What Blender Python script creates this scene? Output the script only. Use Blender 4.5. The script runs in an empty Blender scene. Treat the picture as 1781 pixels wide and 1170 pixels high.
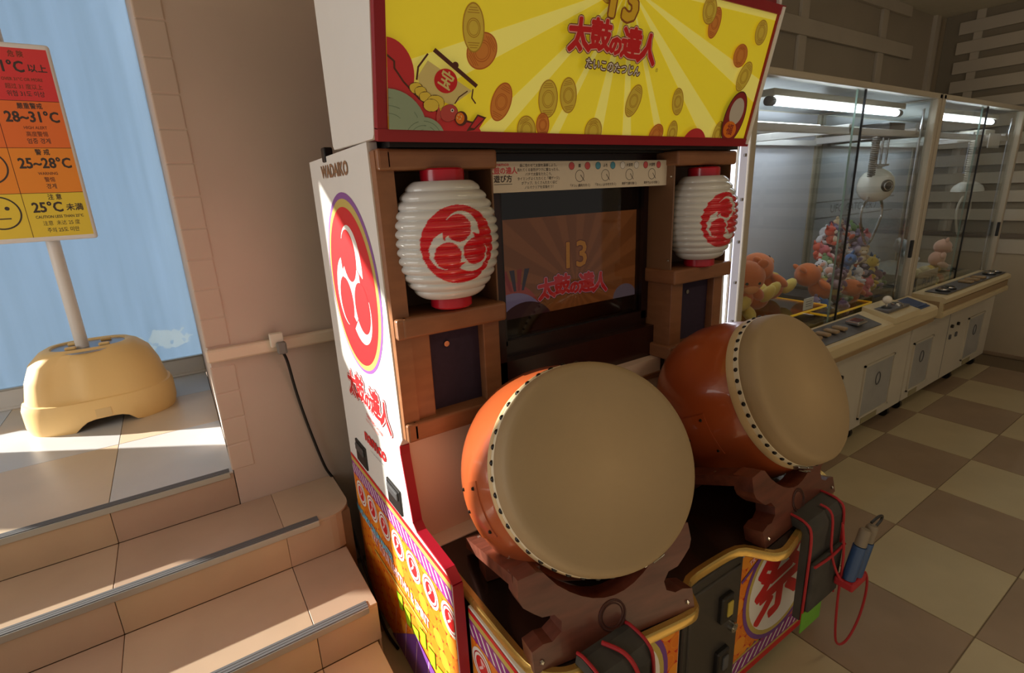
import bpy, bmesh, math, random
from mathutils import Vector, Matrix
random.seed(7)
S = bpy.context.scene
C = S.collection
R = math.radians
# ------------------------------------------------------------------ camera
cam = bpy.data.cameras.new('camera'); co = bpy.data.objects.new('camera', cam); C.objects.link(co); S.camera = co
cam.sensor_fit = 'HORIZONTAL'; cam.sensor_width = 36; cam.lens = 890/1781*36; cam.clip_start = .02
yaw, pit, rol = R(57), R(16), R(-2.5)
fw = Vector((math.cos(yaw)*math.cos(pit), math.sin(yaw)*math.cos(pit), -math.sin(pit)))
rt = Vector((math.sin(yaw), -math.cos(yaw), 0)); up = rt.cross(fw)
r2 = rt*math.cos(rol)+up*math.sin(rol); u2 = -rt*math.sin(rol)+up*math.cos(rol)
co.matrix_world = Matrix(((r2.x, u2.x, -fw.x, 0), (r2.y, u2.y, -fw.y, 0), (r2.z, u2.z, -fw.z, 1.6), (0, 0, 0, 1)))
# ------------------------------------------------------------------ world, sun, lamps, exposure
w = bpy.data.worlds.new('world'); S.world = w; w.use_nodes = True
bg = w.node_tree.nodes['Background']; bg.inputs[0].default_value = (1.0, .93, .82, 1); bg.inputs[1].default_value = .20
sd = bpy.data.lights.new('sun', 'SUN'); sd.energy = 17; sd.angle = R(.55); sd.color = (1, .93, .84)
so = bpy.data.objects.new('sun', sd); C.objects.link(so)
so.rotation_euler = Vector((1.5, -1.0, -.62)).to_track_quat('-Z', 'Y').to_euler()
def area(name, loc, rot, sx, sy, e, col):
    d = bpy.data.lights.new(name, 'AREA'); d.shape = 'RECTANGLE'; d.size = sx; d.size_y = sy; d.energy = e; d.color = col
    o = bpy.data.objects.new(name, d); C.objects.link(o); o.location = loc; o.rotation_euler = rot
    return o
area('ceiling_lamp_light', (2.2, -.9, 2.8), (0, 0, 0), 1.2, .3, 9, (1, .8, .55))
area('ceiling_lamp_light', (4.6, .2, 2.8), (0, 0, 0), 1.2, .3, 4, (1, .82, .6))
area('storefront_daylight', (-3.1, 1.3, 1.9), Vector((1, .05, -.22)).to_track_quat('-Z', 'Y').to_euler(), 2.2, 1.8, 34, (1, .97, .94))
S.view_settings.view_transform = 'Standard'; S.view_settings.look = 'None'
S.view_settings.exposure = 0; S.view_settings.gamma = 1; S.view_settings.use_curve_mapping = False

# ------------------------------------------------------------------ materials
def lin(c):
    return tuple((v/255/12.92 if v/255 <= .04045 else ((v/255+.055)/1.055)**2.4) for v in c)
MATS = {}
def mat(name, col, rough=.5, metal=0, emit=0, noise=0, nscale=8, bump=0, coat=0, stretch=None, alpha=1, sheen=0, emc=None):
    if name in MATS: return MATS[name]
    m = bpy.data.materials.new(name); m.use_nodes = True; nt = m.node_tree; p = nt.nodes['Principled BSDF']
    c = (*lin(col), 1); p.inputs['Base Color'].default_value = c; p.inputs['Roughness'].default_value = rough
    p.inputs['Metallic'].default_value = metal; p.inputs['Coat Weight'].default_value = coat
    if sheen: p.inputs['Sheen Weight'].default_value = sheen
    if emit:
        p.inputs['Emission Color'].default_value = (*lin(emc), 1) if emc else c; p.inputs['Emission Strength'].default_value = emit
    if noise or bump:
        tc = nt.nodes.new('ShaderNodeTexCoord'); mp = nt.nodes.new('ShaderNodeMapping'); nz = nt.nodes.new('ShaderNodeTexNoise')
        nt.links.new(tc.outputs['Object'], mp.inputs[0]); nt.links.new(mp.outputs[0], nz.inputs['Vector'])
        if stretch: mp.inputs['Scale'].default_value = stretch
        nz.inputs['Scale'].default_value = nscale; nz.inputs['Detail'].default_value = 5
        if noise:
            rp = nt.nodes.new('ShaderNodeValToRGB'); rp.color_ramp.elements[0].position = .3; rp.color_ramp.elements[1].position = .7
            a = tuple(max(0, v*(1-noise)) for v in c[:3]); b = tuple(min(1, v*(1+noise)) for v in c[:3])
            rp.color_ramp.elements[0].color = (*a, 1); rp.color_ramp.elements[1].color = (*b, 1)
            nt.links.new(nz.outputs[0], rp.inputs[0]); nt.links.new(rp.outputs[0], p.inputs['Base Color'])
        if bump:
            bp = nt.nodes.new('ShaderNodeBump'); bp.inputs['Strength'].default_value = bump; bp.inputs['Distance'].default_value = .004
            nt.links.new(nz.outputs[0], bp.inputs['Height']); nt.links.new(bp.outputs[0], p.inputs['Normal'])
    MATS[name] = m; return m
def glassmat(name, col=(235, 242, 240), mixf=.1, rough=.02):
    if name in MATS: return MATS[name]
    m = bpy.data.materials.new(name); m.use_nodes = True; nt = m.node_tree; nt.nodes.remove(nt.nodes['Principled BSDF'])
    o = nt.nodes['Material Output']; t = nt.nodes.new('ShaderNodeBsdfTransparent'); t.inputs[0].default_value = (*lin(col), 1)
    g = nt.nodes.new('ShaderNodeBsdfGlossy'); g.inputs['Roughness'].default_value = rough
    fr = nt.nodes.new('ShaderNodeLayerWeight'); fr.inputs[0].default_value = .5; pw = nt.nodes.new('ShaderNodeMath'); pw.operation = 'POWER'; pw.inputs[1].default_value = 4
    nt.links.new(fr.outputs['Facing'], pw.inputs[0])
    mx = nt.nodes.new('ShaderNodeMixShader'); ad = nt.nodes.new('ShaderNodeMath'); ad.operation = 'MULTIPLY_ADD'; ad.inputs[1].default_value = .8; ad.inputs[2].default_value = mixf*.5
    nt.links.new(pw.outputs[0], ad.inputs[0]); nt.links.new(ad.outputs[0], mx.inputs[0])
    nt.links.new(t.outputs[0], mx.inputs[1]); nt.links.new(g.outputs[0], mx.inputs[2]); nt.links.new(mx.outputs[0], o.inputs[0])
    MATS[name] = m; return m
M_wall = mat('wall_paint', (196, 176, 160), .8, noise=.05, nscale=3, bump=.15)
M_walld = mat('upper_wall_paint', (172, 160, 140), .7, noise=.06, nscale=2)
M_board = mat('pale_moulding', (196, 184, 164), .65, noise=.05, nscale=4)
M_ceil = mat('ceiling_paint', (212, 204, 182), .9, noise=.03)
M_tl = mat('floor_tile_light', (186, 172, 138), .32, noise=.07, nscale=4, bump=.02)
M_td = mat('floor_tile_dark', (152, 131, 108), .3, noise=.12, nscale=3.5, bump=.02)
M_grout = mat('floor_grout', (120, 104, 82), .9)
M_step = [mat('step_tile_tan', (182, 158, 134), .42, noise=.06, nscale=5), mat('step_tile_rose', (174, 149, 128), .42, noise=.07, nscale=4),
          mat('step_tile_sand', (186, 162, 132), .42, noise=.06, nscale=5)]
M_pg = mat('platform_tile_grey', (196, 196, 196), .33, noise=.05, nscale=4)
M_pt = mat('platform_tile_tan', (206, 186, 160), .36, noise=.05, nscale=4)
M_sg = mat('step_grout', (120, 88, 60), .9)
M_alu = mat('brushed_aluminium', (186, 186, 182), .35, .8)
M_alud = mat('painted_aluminium', (222, 218, 214), .45, .2)
M_rub = mat('grey_rubber', (92, 92, 94), .6)
M_white = mat('white_laminate', (236, 234, 230), .35, noise=.01)
M_whitep = mat('claw_white_paint', (206, 198, 180), .4, noise=.02)
M_red = mat('red_trim', (164, 20, 42), .4)
M_dred = mat('dark_red_trim', (150, 22, 34), .35)
M_black = mat('black_plastic', (26, 24, 24), .4)
M_blackg = mat('black_deck', (34, 24, 20), .22, coat=.3)
M_brown = mat('brown_moulding', (146, 98, 66), .38, noise=.12, nscale=10, stretch=(1, 1, 4))
M_brownd = mat('brown_niche', (128, 94, 68), .4, noise=.08, nscale=5)
M_scr = mat('dark_screen_surround', (52, 27, 22), .25)
M_cloth = mat('dark_speaker_cloth', (52, 40, 62), .8, noise=.1, nscale=60)
M_gold = mat('gold_moulding', (214, 176, 96), .25, .75)
M_apron = mat('beige_apron', (226, 200, 182), .5, noise=.02)
M_wood = mat('red_brown_wood', (102, 56, 43), .35, noise=.3, nscale=6, stretch=(1, 7, 7), coat=.2)
M_barrel = mat('orange_lacquered_barrel', (168, 80, 40), .28, noise=.08, nscale=3, coat=.5)
M_steel = mat('steel', (190, 188, 182), .25, 1)
M_tack = mat('black_tack', (22, 18, 16), .3, .3)
M_strip = mat('cream_strip', (226, 214, 186), .5)
M_yel = mat('ochre_plastic', (240, 200, 132), .55, noise=.03, nscale=3, bump=.05)
M_glass = glassmat('clear_glass', (244, 246, 245)); M_glassd = glassmat('screen_glass', (205, 198, 196), .12, .04)

# ------------------------------------------------------------------ geometry helpers
def tag(o, label=None, cat=None, group=None, kind=None):
    if label: o['label'] = label
    if cat: o['category'] = cat
    if group: o['group'] = group
    if kind: o['kind'] = kind
    return o
def thing(name, label, cat, loc=(0, 0, 0), group=None):
    o = bpy.data.objects.new(name, None); C.objects.link(o); o.location = loc; o.empty_display_size = .05
    return tag(o, label, cat, group)
def obj(name, bm, m, parent=None, smooth=False, mtx=None, label=None):
    me = bpy.data.meshes.new(name)
    if mtx is not None: bm.transform(mtx)
    if parent is not None and parent.type == 'EMPTY' or parent is not None: bm.transform(Matrix.Translation(-wloc(parent)))
    bm.normal_update(); bmesh.ops.triangulate(bm, faces=[f for f in bm.faces if len(f.verts) > 4], ngon_method='EAR_CLIP')
    bmesh.ops.recalc_face_normals(bm, faces=bm.faces[:])
    bm.to_mesh(me); bm.free()
    for x in (m if isinstance(m, (list, tuple)) else [m]): me.materials.append(x)
    if smooth:
        for p in me.polygons: p.use_smooth = True
        if smooth != 2: me.set_sharp_from_angle(angle=R(38))
    o = bpy.data.objects.new(name, me); C.objects.link(o)
    if parent is not None: o.parent = parent
    if label: o['label'] = label
    return o
def wloc(o):
    v = Vector((0, 0, 0))
    while o is not None: v = v+Vector(o.location); o = o.parent
    return v
B = bmesh.new
def box(bm, lo, hi, bev=0, seg=2):
    r = bmesh.ops.create_cube(bm, size=1)
    vs = r['verts']
    for v in vs: v.co = Vector([lo[i]+(v.co[i]+.5)*(hi[i]-lo[i]) for i in range(3)])
    if bev:
        es = list({e for v in vs for e in v.link_edges})
        bmesh.ops.bevel(bm, geom=es, offset=bev, segments=seg, affect='EDGES', profile=.5)
    return bm
def frame(n, ref=(0, 0, 1)):
    n = Vector(n).normalized(); ref = Vector(ref)
    if abs(n.dot(ref)) > .98: ref = Vector((1, 0, 0))
    u = ref.cross(n).normalized(); return u, n.cross(u), n
def lathe(bm, prof, base, axis, n=32, closed=False, ref=(0, 0, 1)):
    u, v, a = frame(axis, ref); base = Vector(base); rings = []
    for (r, h) in prof:
        if r < 1e-6: rings.append([bm.verts.new(base+a*h)])
        else: rings.append([bm.verts.new(base+a*h+(u*math.cos(2*math.pi*i/n)+v*math.sin(2*math.pi*i/n))*r) for i in range(n)])
    for p, q in zip(rings, rings[1:]):
        for i in range(n):
            j = (i+1) % n
            if len(p) == 1 and len(q) == 1: continue
            if len(p) == 1: bm.faces.new((p[0], q[i], q[j]))
            elif len(q) == 1: bm.faces.new((p[i], p[j], q[0]))
            else: bm.faces.new((p[i], p[j], q[j], q[i]))
    return bm
def cyl(bm, p, q, r, r2=None, n=16):
    p, q = Vector(p), Vector(q); d = q-p; L = d.length; r2 = r if r2 is None else r2
    return lathe(bm, [(0, 0), (r, 0), (r2, L), (0, L)], p, d, n)
def ball(bm, c, r, sc=(1, 1, 1), rot=None, sub=2):
    rr = bmesh.ops.create_icosphere(bm, subdivisions=sub, radius=1)
    for v in rr['verts']:
        x = Vector((v.co.x*sc[0], v.co.y*sc[1], v.co.z*sc[2]))*r
        if rot is not None: x = rot @ x
        v.co = x+Vector(c)
    return bm
def tube(bm, pts, r, n=8, smooth=True):
    pts = [Vector(p) for p in pts]
    if smooth and len(pts) > 2:
        out = []
        P = [pts[0]]+pts+[pts[-1]]
        for i in range(1, len(P)-2):
            for t in [k/5 for k in range(5)]:
                a, b, c_, d = P[i-1], P[i], P[i+1], P[i+2]
                out.append(.5*((2*b)+(c_-a)*t+(2*a-5*b+4*c_-d)*t*t+(3*b-a-3*c_+d)*t**3))
        out.append(pts[-1]); pts = out
    rings = []; u = None
    for i, p in enumerate(pts):
        t = (pts[min(i+1, len(pts)-1)]-pts[max(i-1, 0)]).normalized()
        if u is None: u, v, _ = frame(t)
        u = (u-t*u.dot(t)).normalized(); v = t.cross(u)
        rings.append([bm.verts.new(p+(u*math.cos(2*math.pi*k/n)+v*math.sin(2*math.pi*k/n))*r) for k in range(n)])
    for a, b in zip(rings, rings[1:]):
        for k in range(n): bm.faces.new((a[k], a[(k+1) % n], b[(k+1) % n], b[k]))
    bm.faces.new(rings[0]); bm.faces.new(rings[-1][::-1]); return bm
def prism(bm, pts, O, U, V, W, d):
    """extrude outline pts (u,v) by d along W"""
    O, U, V, W = map(Vector, (O, U, V, W))
    a = [bm.verts.new(O+U*p[0]+V*p[1]) for p in pts]; b = [bm.verts.new(O+U*p[0]+V*p[1]+W*d) for p in pts]
    f1 = bm.faces.new(a); f2 = bm.faces.new(b[::-1]); n = len(pts)
    for i in range(n): bm.faces.new((a[i], b[i], b[(i+1) % n], a[(i+1) % n]))
    return bm
def bevel_all(bm, off, seg=2):
    es = [e for e in bm.edges if len(e.link_faces) == 2 and e.calc_face_angle(0) > R(30)]
    bmesh.ops.bevel(bm, geom=es, offset=off, segments=seg, affect='EDGES', profile=.5); return bm
def copy_tree(o, parent=None):
    c = o.copy(); C.objects.link(c); c.parent = parent
    for ch in CH.get(o.name, []): copy_tree(ch, c)
    return c
CH = {}
def index_children(root):
    ks = [x for x in C.objects if x.parent == root]; CH[root.name] = ks
    for k in ks: index_children(k)

# ---- flat print on a real panel
def txt_mesh(s, size, off, cache={}):
    k = (s, size, off)
    if k in cache: return cache[k]
    cu = bpy.data.curves.new('t', 'FONT'); cu.body = s; cu.size = size; cu.offset = off; cu.align_x = 'CENTER'; cu.align_y = 'CENTER'
    cu.resolution_u = 2; cu.fill_mode = 'FRONT'
    o = bpy.data.objects.new('t', cu); C.objects.link(o)
    dg = bpy.context.evaluated_depsgraph_get(); me = o.evaluated_get(dg).to_mesh()
    d = ([v.co.copy() for v in me.vertices], [list(p.vertices) for p in me.polygons])
    o.evaluated_get(dg).to_mesh_clear(); bpy.data.objects.remove(o); bpy.data.curves.remove(cu)
    cache[k] = d; return d
def circ(cx, cy, rx, ry=None, n=40, a0=0, rot=0):
    ry = rx if ry is None else ry; o = []
    for i in range(n):
        t = a0+2*math.pi*i/n; x, y = rx*math.cos(t), ry*math.sin(t)
        o.append((cx+x*math.cos(rot)-y*math.sin(rot), cy+x*math.sin(rot)+y*math.cos(rot)))
    return o
class Art:
    """flat print: coordinates u,v in metres on the plane O + uU + vV; every layer lies .25 mm above the last"""
    def __init__(s, O, U, V, clip=None, step=.00022):
        s.O, s.U, s.V = Vector(O), Vector(U).normalized(), Vector(V).normalized(); s.N = s.U.cross(s.V)
        s.vs, s.fs, s.ms, s.mats, s.layer, s.clip, s.step = [], [], [], [], 1, clip, step; s.k = (1, 1)
    def _m(s, m):
        if m not in s.mats: s.mats.append(m)
        return s.mats.index(m)
    def _clip(s, poly):
        if not s.clip: return poly
        x0, y0, x1, y1 = s.clip
        for ax, val, sg in ((0, x0, 1), (0, x1, -1), (1, y0, 1), (1, y1, -1)):
            out = []
            for i in range(len(poly)):
                a, b = poly[i-1], poly[i]; da, db = (a[ax]-val)*sg, (b[ax]-val)*sg
                if (da >= 0) != (db >= 0):
                    t = da/(da-db); out.append((a[0]+(b[0]-a[0])*t, a[1]+(b[1]-a[1])*t))
                if db >= 0: out.append(b)
            poly = out
            if len(poly) < 3: return []
        return poly
    def poly(s, pts, m, convex=True):
        pts = [(p[0]*s.k[0], p[1]*s.k[1]) for p in pts]
        if convex:
            pts = s._clip(pts)
            if len(pts) < 3: return s
        k = len(s.vs)
        jz = (len(s.fs) % 10)*1.4e-5; s.vs += [s.O+s.U*p[0]+s.V*p[1]+s.N*(s.step*s.layer+jz) for p in pts]; s.fs.append(list(range(k, k+len(pts)))); s.ms.append(s._m(m)); return s
    def rect(s, x0, y0, x1, y1, m): return s.poly([(x0, y0), (x1, y0), (x1, y1), (x0, y1)], m)
    def up(s, n=1): s.layer += n; return s
    def stroke(s, pts, wd, m, closed=False):
        n = len(pts); rng = range(n if closed else n-1)
        for i in rng:
            a = Vector(pts[i]); b = Vector(pts[(i+1) % n]); d = (b-a)
            if d.length < 1e-7: continue
            d.normalize(); p = Vector((-d.y, d.x))*wd/2; e = d*wd*.15
            s.poly([a-p-e, b-p+e, b+p+e, a+p-e], m)
        return s
    def text(s, t, x, y, size, m, off=0, rot=0, sx=1, shear=0):
        v, f = txt_mesh(t, size*s.k[0], 0); x, y, off = x*s.k[0], y*s.k[1], off*s.k[0]
        cr, sr = math.cos(rot), math.sin(rot); mi = s._m(m)
        n = 0 if off == 0 else (5 if off < .0013 else 12)
        for j, (dx, dy) in enumerate([(0, 0)]+[(off*math.cos(2*math.pi*i/n), off*math.sin(2*math.pi*i/n)) for i in range(n)]):
            k = len(s.vs)
            for c in v:
                a, b = (c.x+c.y*shear)*sx, c.y
                s.vs.append(s.O+s.U*(x+a*cr-b*sr+dx)+s.V*(y+a*sr+b*cr+dy)+s.N*(s.step*s.layer+j*1.3e-5))
            for q in f: s.fs.append([k+i for i in q]); s.ms.append(mi)
        return s
    def build(s, name, parent, label=None):
        me = bpy.data.meshes.new(name); w_ = wloc(parent)
        me.from_pydata([v-w_ for v in s.vs], [], s.fs)
        for m in s.mats: me.materials.append(m)
        me.polygons.foreach_set('material_index', s.ms); me.update()
        bm = bmesh.new(); bm.from_mesh(me)
        for f in bm.faces: f.normal_update()
        for f in bm.faces:
            if f.normal.dot(s.N) < 0: f.normal_flip()
        bmesh.ops.triangulate(bm, faces=[f for f in bm.faces if len(f.verts) > 4], ngon_method='EAR_CLIP'); bm.to_mesh(me); bm.free()
        o = bpy.data.objects.new(name, me); C.objects.link(o); o.parent = parent
        if label: o['label'] = label
        return o
def pr(name, c, rough=.45, emit=0): return mat('print_'+name, c, rough, emit=emit)
P_white, P_red, P_black = pr('white', (240, 236, 230)), pr('red', (214, 24, 32)), pr('black', (28, 26, 28))
P_purple, P_khaki, P_orange = pr('purple', (150, 44, 140)), pr('khaki', (200, 178, 92)), pr('orange', (238, 128, 26))
P_orange2, P_lime, P_sky, P_violet = pr('light_orange', (248, 158, 44)), pr('lime', (176, 220, 32)), pr('sky', (120, 200, 232)), pr('violet', (120, 66, 150))
P_pink = pr('pale_pink', (244, 196, 198)); P_dbrown = pr('dark_brown', (88, 40, 26)); P_grey = pr('grey', (120, 118, 124))
def tomoe(art, cx, cy, rad, m_red, m_white, ph=0, sy=1):
    """three red commas parted by white swirls on a red disc"""
    T = lambda x, y: (cx+x*rad, cy+y*rad*sy)
    art.up(); hd, hr = .435, .352
    arms = []
    for k in range(3):
        th = ph+R(210+120*k); hx, hy = hd*math.cos(th), hd*math.sin(th); a0 = th-R(114)
        N = 26
        inn, out = [], []
        for i in range(N+1):
            t = i/N; a = a0+R(165)*t; wv = .25*(1-t)**1.5+.010
            inn.append((hx+hr*math.cos(a), hy+hr*math.sin(a))); out.append((hx+(hr+wv)*math.cos(a), hy+(hr+wv)*math.sin(a)))
        for i in range(N): art.poly([T(*inn[i]), T(*inn[i+1]), T(*out[i+1]), T(*out[i])], m_white)
    art.poly([T(.46*math.cos(ph+R(30+60*k)), .46*math.sin(ph+R(30+60*k))) for k in range(6)], m_white)
    art.up()
    for k in range(3):
        th = ph+R(210+120*k)
        art.poly([T(hd*math.cos(th)+(hr-.012)*math.cos(a), hd*math.sin(th)+(hr-.012)*math.sin(a)) for a in [R(9*i) for i in range(40)]], m_red)
def logo(art, x, y, sz, m_core, m_mid, m_out, arc=.0):
    for t, dx, dy, s_, rr in (('太', -2.05, .02, 1.15, .06), ('鼓', -.95, .12, 1.1, 0), ('の', -.05, -.12, .72, 0), ('達', .85, .0, 1.15, 0), ('人', 1.9, -.12, 1.15, -.08)):
        L = art.layer
        for m, o_ in ((m_out, .118), (m_mid, .088), (m_core, .048)):
            art.up(); art.text(t, x+dx*sz*.94, y+dy*sz, sz*s_, m, o_*sz, rr)
        art.layer = L
    art.up(3)
# =================================================================== the setting
def struct(name, bm, m, parent=None, label=None, **k):
    o = obj(name, bm, m, parent, **k)
    if parent is None: o['kind'] = 'structure'
    if label: o['label'] = label
    return o
YW, XR, ZC = 2.08, 5.93, 2.86      # rear wall, right wall, ceiling
floor = struct('floor', box(B(), (-4.2, -3.6, -.1), (XR+.1, 3.6, -.0035)), M_grout, label='checkered tile floor in tan and brown')
tiles = {}
def tile_mesh(sx, sy, sz, m):
    bm = box(B(), (0, 0, -sz), (sx, sy, 0), .0015, 1); me = bpy.data.meshes.new('floor_tile'); bm.to_mesh(me); bm.free(); me.materials.append(m); return me
TX, TY = .492, .4285
ml, md = tile_mesh(TX-.0035, TY-.0035, .006, M_tl), tile_mesh(TX-.0035, TY-.0035, .006, M_td)
for i in range(-6, 7):
    for j in range(-7, 4):
        x, y = 2.62+TX*i, .765+TY*j
        if x < .1 and y > 1.0 or y > 2.0 or (y < -1.6 and x > 4.5): continue
        if x+TX > XR: continue
        o = bpy.data.objects.new('floor_tile', ml if (i+j) % 2 == 0 else md); C.objects.link(o); o.location = (x, y, 0); o.parent = floor
# last strip of tiles against the right wall
bm_l, bm_d = tile_mesh(XR-(2.62+TX*6)-.003, TY-.0035, .006, M_tl), tile_mesh(XR-(2.62+TX*6)-.003, TY-.0035, .006, M_td)
struct('ceiling', box(B(), (-4.2, -3.6, ZC), (XR+.1, 3.7, ZC+.1)), M_ceil, label='plain cream ceiling')

# rear wall: a thick pier whose left end meets the platform
wb = struct('wall_back', box(B(), (.045, YW, 0), (XR+.1, 3.72, ZC)), M_wall, label='pinkish beige wall behind the drum cabinet')
def wpiece(name, lo, hi, m, parent, bev=.002, label=None): return struct(name, box(B(), lo, hi, bev, 1), m, parent, label)
wpiece('upper_wall_panel', (2.6, YW-.008, 1.12), (XR, YW, ZC), M_walld, wb)
for z0, z1, x0, x1 in ((2.49, 2.59, 1.9, 5.36), (2.785, ZC, 1.9, 5.25)): wpiece('rail_board', (x0, YW-.035, z0), (x1, YW-.008, z1), M_board, wb)
for x in (2.62, 3.66, 4.78): wpiece('stile_board', (x, YW-.03, 1.2), (x+.09, YW-.008, 2.49), M_board, wb)
for x in (3.66, 4.78): wpiece('stile_board', (x, YW-.03, 2.59), (x+.09, YW-.008, 2.785), M_board, wb)
wpiece('corner_post', (XR-.2, YW-.04, 0), (XR-.12, YW, ZC), M_board, wb)
led = wpiece('ledge', (.035, YW-.034, 1.048), (1.9, YW, 1.094), mat('ledge_tile', (222, 202, 178), .45), wb, .006, 'cream ledge running along the wall')
# bullnose corner tiles on the pier's left edge
tm = None
z = 1.098
M_bull = mat('corner_tile', (197, 177, 160), .7, noise=.04, nscale=6)
rows = []
while z < ZC-.1: rows.append(z); z += .105
rows += [.605+.105*k for k in range(4)]
for z in rows:
    if tm is None:
        b_ = box(B(), (0, 0, 0), (.082, .012, .1045), .005, 2); tm = bpy.data.meshes.new('corner_tile'); b_.to_mesh(tm); b_.free(); tm.materials.append(M_bull)
    o = bpy.data.objects.new('corner_tile', tm); C.objects.link(o); o.parent = wb; o.location = (.039, YW-.0022+random.uniform(-.0006, .0006), z)
# right wall with its pale slats
wr = struct('wall_right', box(B(), (XR, -3.6, 0), (XR+.1, YW+.1, ZC)), mat('beige_wall_paint', (186, 170, 144), .75, noise=.05, nscale=3), label='beige wall with pale horizontal slats above a dado')
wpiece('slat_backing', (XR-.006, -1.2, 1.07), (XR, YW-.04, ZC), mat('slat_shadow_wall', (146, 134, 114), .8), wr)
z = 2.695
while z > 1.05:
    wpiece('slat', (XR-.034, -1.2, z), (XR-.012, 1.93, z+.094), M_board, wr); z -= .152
for y in (1.80, .9, 0, -.9): wpiece('batten', (XR-.026, y-.03, 1.07), (XR-.008, y+.03, ZC), M_board, wr)
wpiece('dado_rail', (XR-.02, -3.6, 1.03), (XR, YW-.04, 1.065), mat('dado_shadow_rail', (120, 106, 88), .6), wr)
wpiece('dado_panel', (XR-.012, -3.6, .90), (XR, YW-.04, 1.02), M_board, wr)
bs = struct('baseboard_right', box(B(), (XR-.012, -3.6, 0), (XR, YW, .035), .003, 1), mat('baseboard_tile', (150, 128, 104), .5), label='low tile skirting under the right wall')

# steps and platform
def tread(zt, y0, y1, x1, xs, rz, mlist, name, label, rmats=None, round_r=0, ys=None):
    base = struct(name, box(B(), (-3.6, y0+.014, 0), (x1-.008, y1+.02, zt-.008)), M_sg, label=label)
    ys = ys or [y0, y1]
    xs = [x for x in xs if x < x1-.02]+[x1]
    for j, (a, b) in enumerate(zip(ys, ys[1:])):
        for i, (p, q) in enumerate(zip(xs, xs[1:])):
            m = mlist[(i+j) % len(mlist)]
            bm = B()
            if round_r and i == len(xs)-2:
                pts = [(p, a), (q-round_r, a)]+[(q-round_r+round_r*math.sin(t), a+round_r-round_r*math.cos(t)) for t in [R(15*k) for k in range(1, 7)]]+[(q, b-.002), (p, b-.002)]
                prism(bm, pts, (0, 0, zt-.009), (1, 0, 0), (0, 1, 0), (0, 0, 1), .009)
            else: box(bm, (p+.001, a+.0005, zt-.009), (q-.001, b-.002, zt), .0012, 1)
            obj('step_tile', bm, m, base)
    for i, (p, q) in enumerate(zip(xs, xs[1:])):
        m = (rmats or mlist)[i % len(rmats or mlist)]; bm = B()
        if round_r and i == len(xs)-2:
            pts = [(p, y0), (q-round_r, y0)]+[(q-round_r+round_r*math.sin(t), y0+round_r-round_r*math.cos(t)) for t in [R(15*k) for k in range(1, 7)]]+[(q, y1), (q-.008, y1), (q-.012, y0+round_r), (q-round_r, y0+.012), (p, y0+.012)]
            prism(bm, pts, (0, 0, rz), (1, 0, 0), (0, 1, 0), (0, 0, 1), zt-.0095-rz)
        else: box(bm, (p+.001, y0, rz), (q-.001, y0+.012, zt-.0095), .0012, 1)
        obj('riser_tile', bm, m, base)
    if not round_r: obj('end_tile', box(B(), (x1-.008, y0+.012, max(0, rz-.15)), (x1, y1-.002, zt-.0095), .001, 1), M_step[0], base)
    return base
GX = [-3.345+.5*k for k in range(10)]
st1 = tread(.603, YW+.0, 3.60, .043, GX, .457, [M_pg, M_pt], 'platform', 'raised platform of pale tiles by the window', rmats=[M_step[1], M_step[2]], ys=[2.08, 2.66, 3.16, 3.58])
st2 = tread(.457, 1.78, YW, .395, GX, .307, [M_step[1], M_step[0]], 'upper_stair_step', 'upper step of tan tiles with a rounded right corner', rmats=[M_step[2], M_step[0]], round_r=.085)
st3 = tread(.307, 1.43, 1.78, .352, GX, .16, [M_step[0], M_step[1]], 'middle_stair_step', 'middle step of tan tiles with metal nosing', rmats=[M_step[2], M_step[1]])
st4 = tread(.16, 1.07, 1.43, .336, GX, 0, [M_step[2], M_step[0]], 'lower_stair_step', 'lowest step of orange tan tiles beside the cabinet')
for o in (st1, st2, st3, st4): o['kind'] = 'structure'
def nosing(x1, y, z, par):
    a = obj('nosing', box(B(), (-3.5, y-.006, z-.022), (x1, y+.030, z+.001), .001, 1), M_alu, par, label='metal stair nosing with grey rubber tread')
    bm = B()
    for k in range(3): box(bm, (-3.5, y-.001+k*.0105, z+.001), (x1, y+.0085+k*.0105, z+.003), .0006, 1)
    obj('rubber_insert', bm, M_rub, a)
nosing(.030, YW, .603, st1); nosing(.27, 1.78, .457, st2); nosing(.322, 1.43, .307, st3); nosing(.33, 1.07, .16, st4)

# window wall beyond the platform: blue filmed pane, aluminium frame, and unseen blocker panels further left that shape the sun
mf = bpy.data.materials.new('blue_window_film'); mf.use_nodes = True; nt = mf.node_tree; nt.nodes.remove(nt.nodes['Principled BSDF'])
out = nt.nodes['Material Output']; tr = nt.nodes.new('ShaderNodeBsdfTranslucent'); df = nt.nodes.new('ShaderNodeBsdfDiffuse'); gl = nt.nodes.new('ShaderNodeBsdfGlossy')
gl.inputs['Roughness'].default_value = .25
tc = nt.nodes.new('ShaderNodeTexCoord'); mp = nt.nodes.new('ShaderNodeMapping'); mp.inputs['Scale'].default_value = (9, 1, .5)
nz = nt.nodes.new('ShaderNodeTexNoise'); nz.inputs['Scale'].default_value = 2.2; nz.inputs['Detail'].default_value = 6
nt.links.new(tc.outputs['Object'], mp.inputs[0]); nt.links.new(mp.outputs[0], nz.inputs['Vector'])
rp = nt.nodes.new('ShaderNodeValToRGB'); rp.color_ramp.elements[0].position = .3; rp.color_ramp.elements[1].position = .75
rp.color_ramp.elements[0].color = (.29, .375, .46, 1); rp.color_ramp.elements[1].color = (.33, .42, .52, 1)
nt.links.new(nz.outputs[0], rp.inputs[0])
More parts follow.
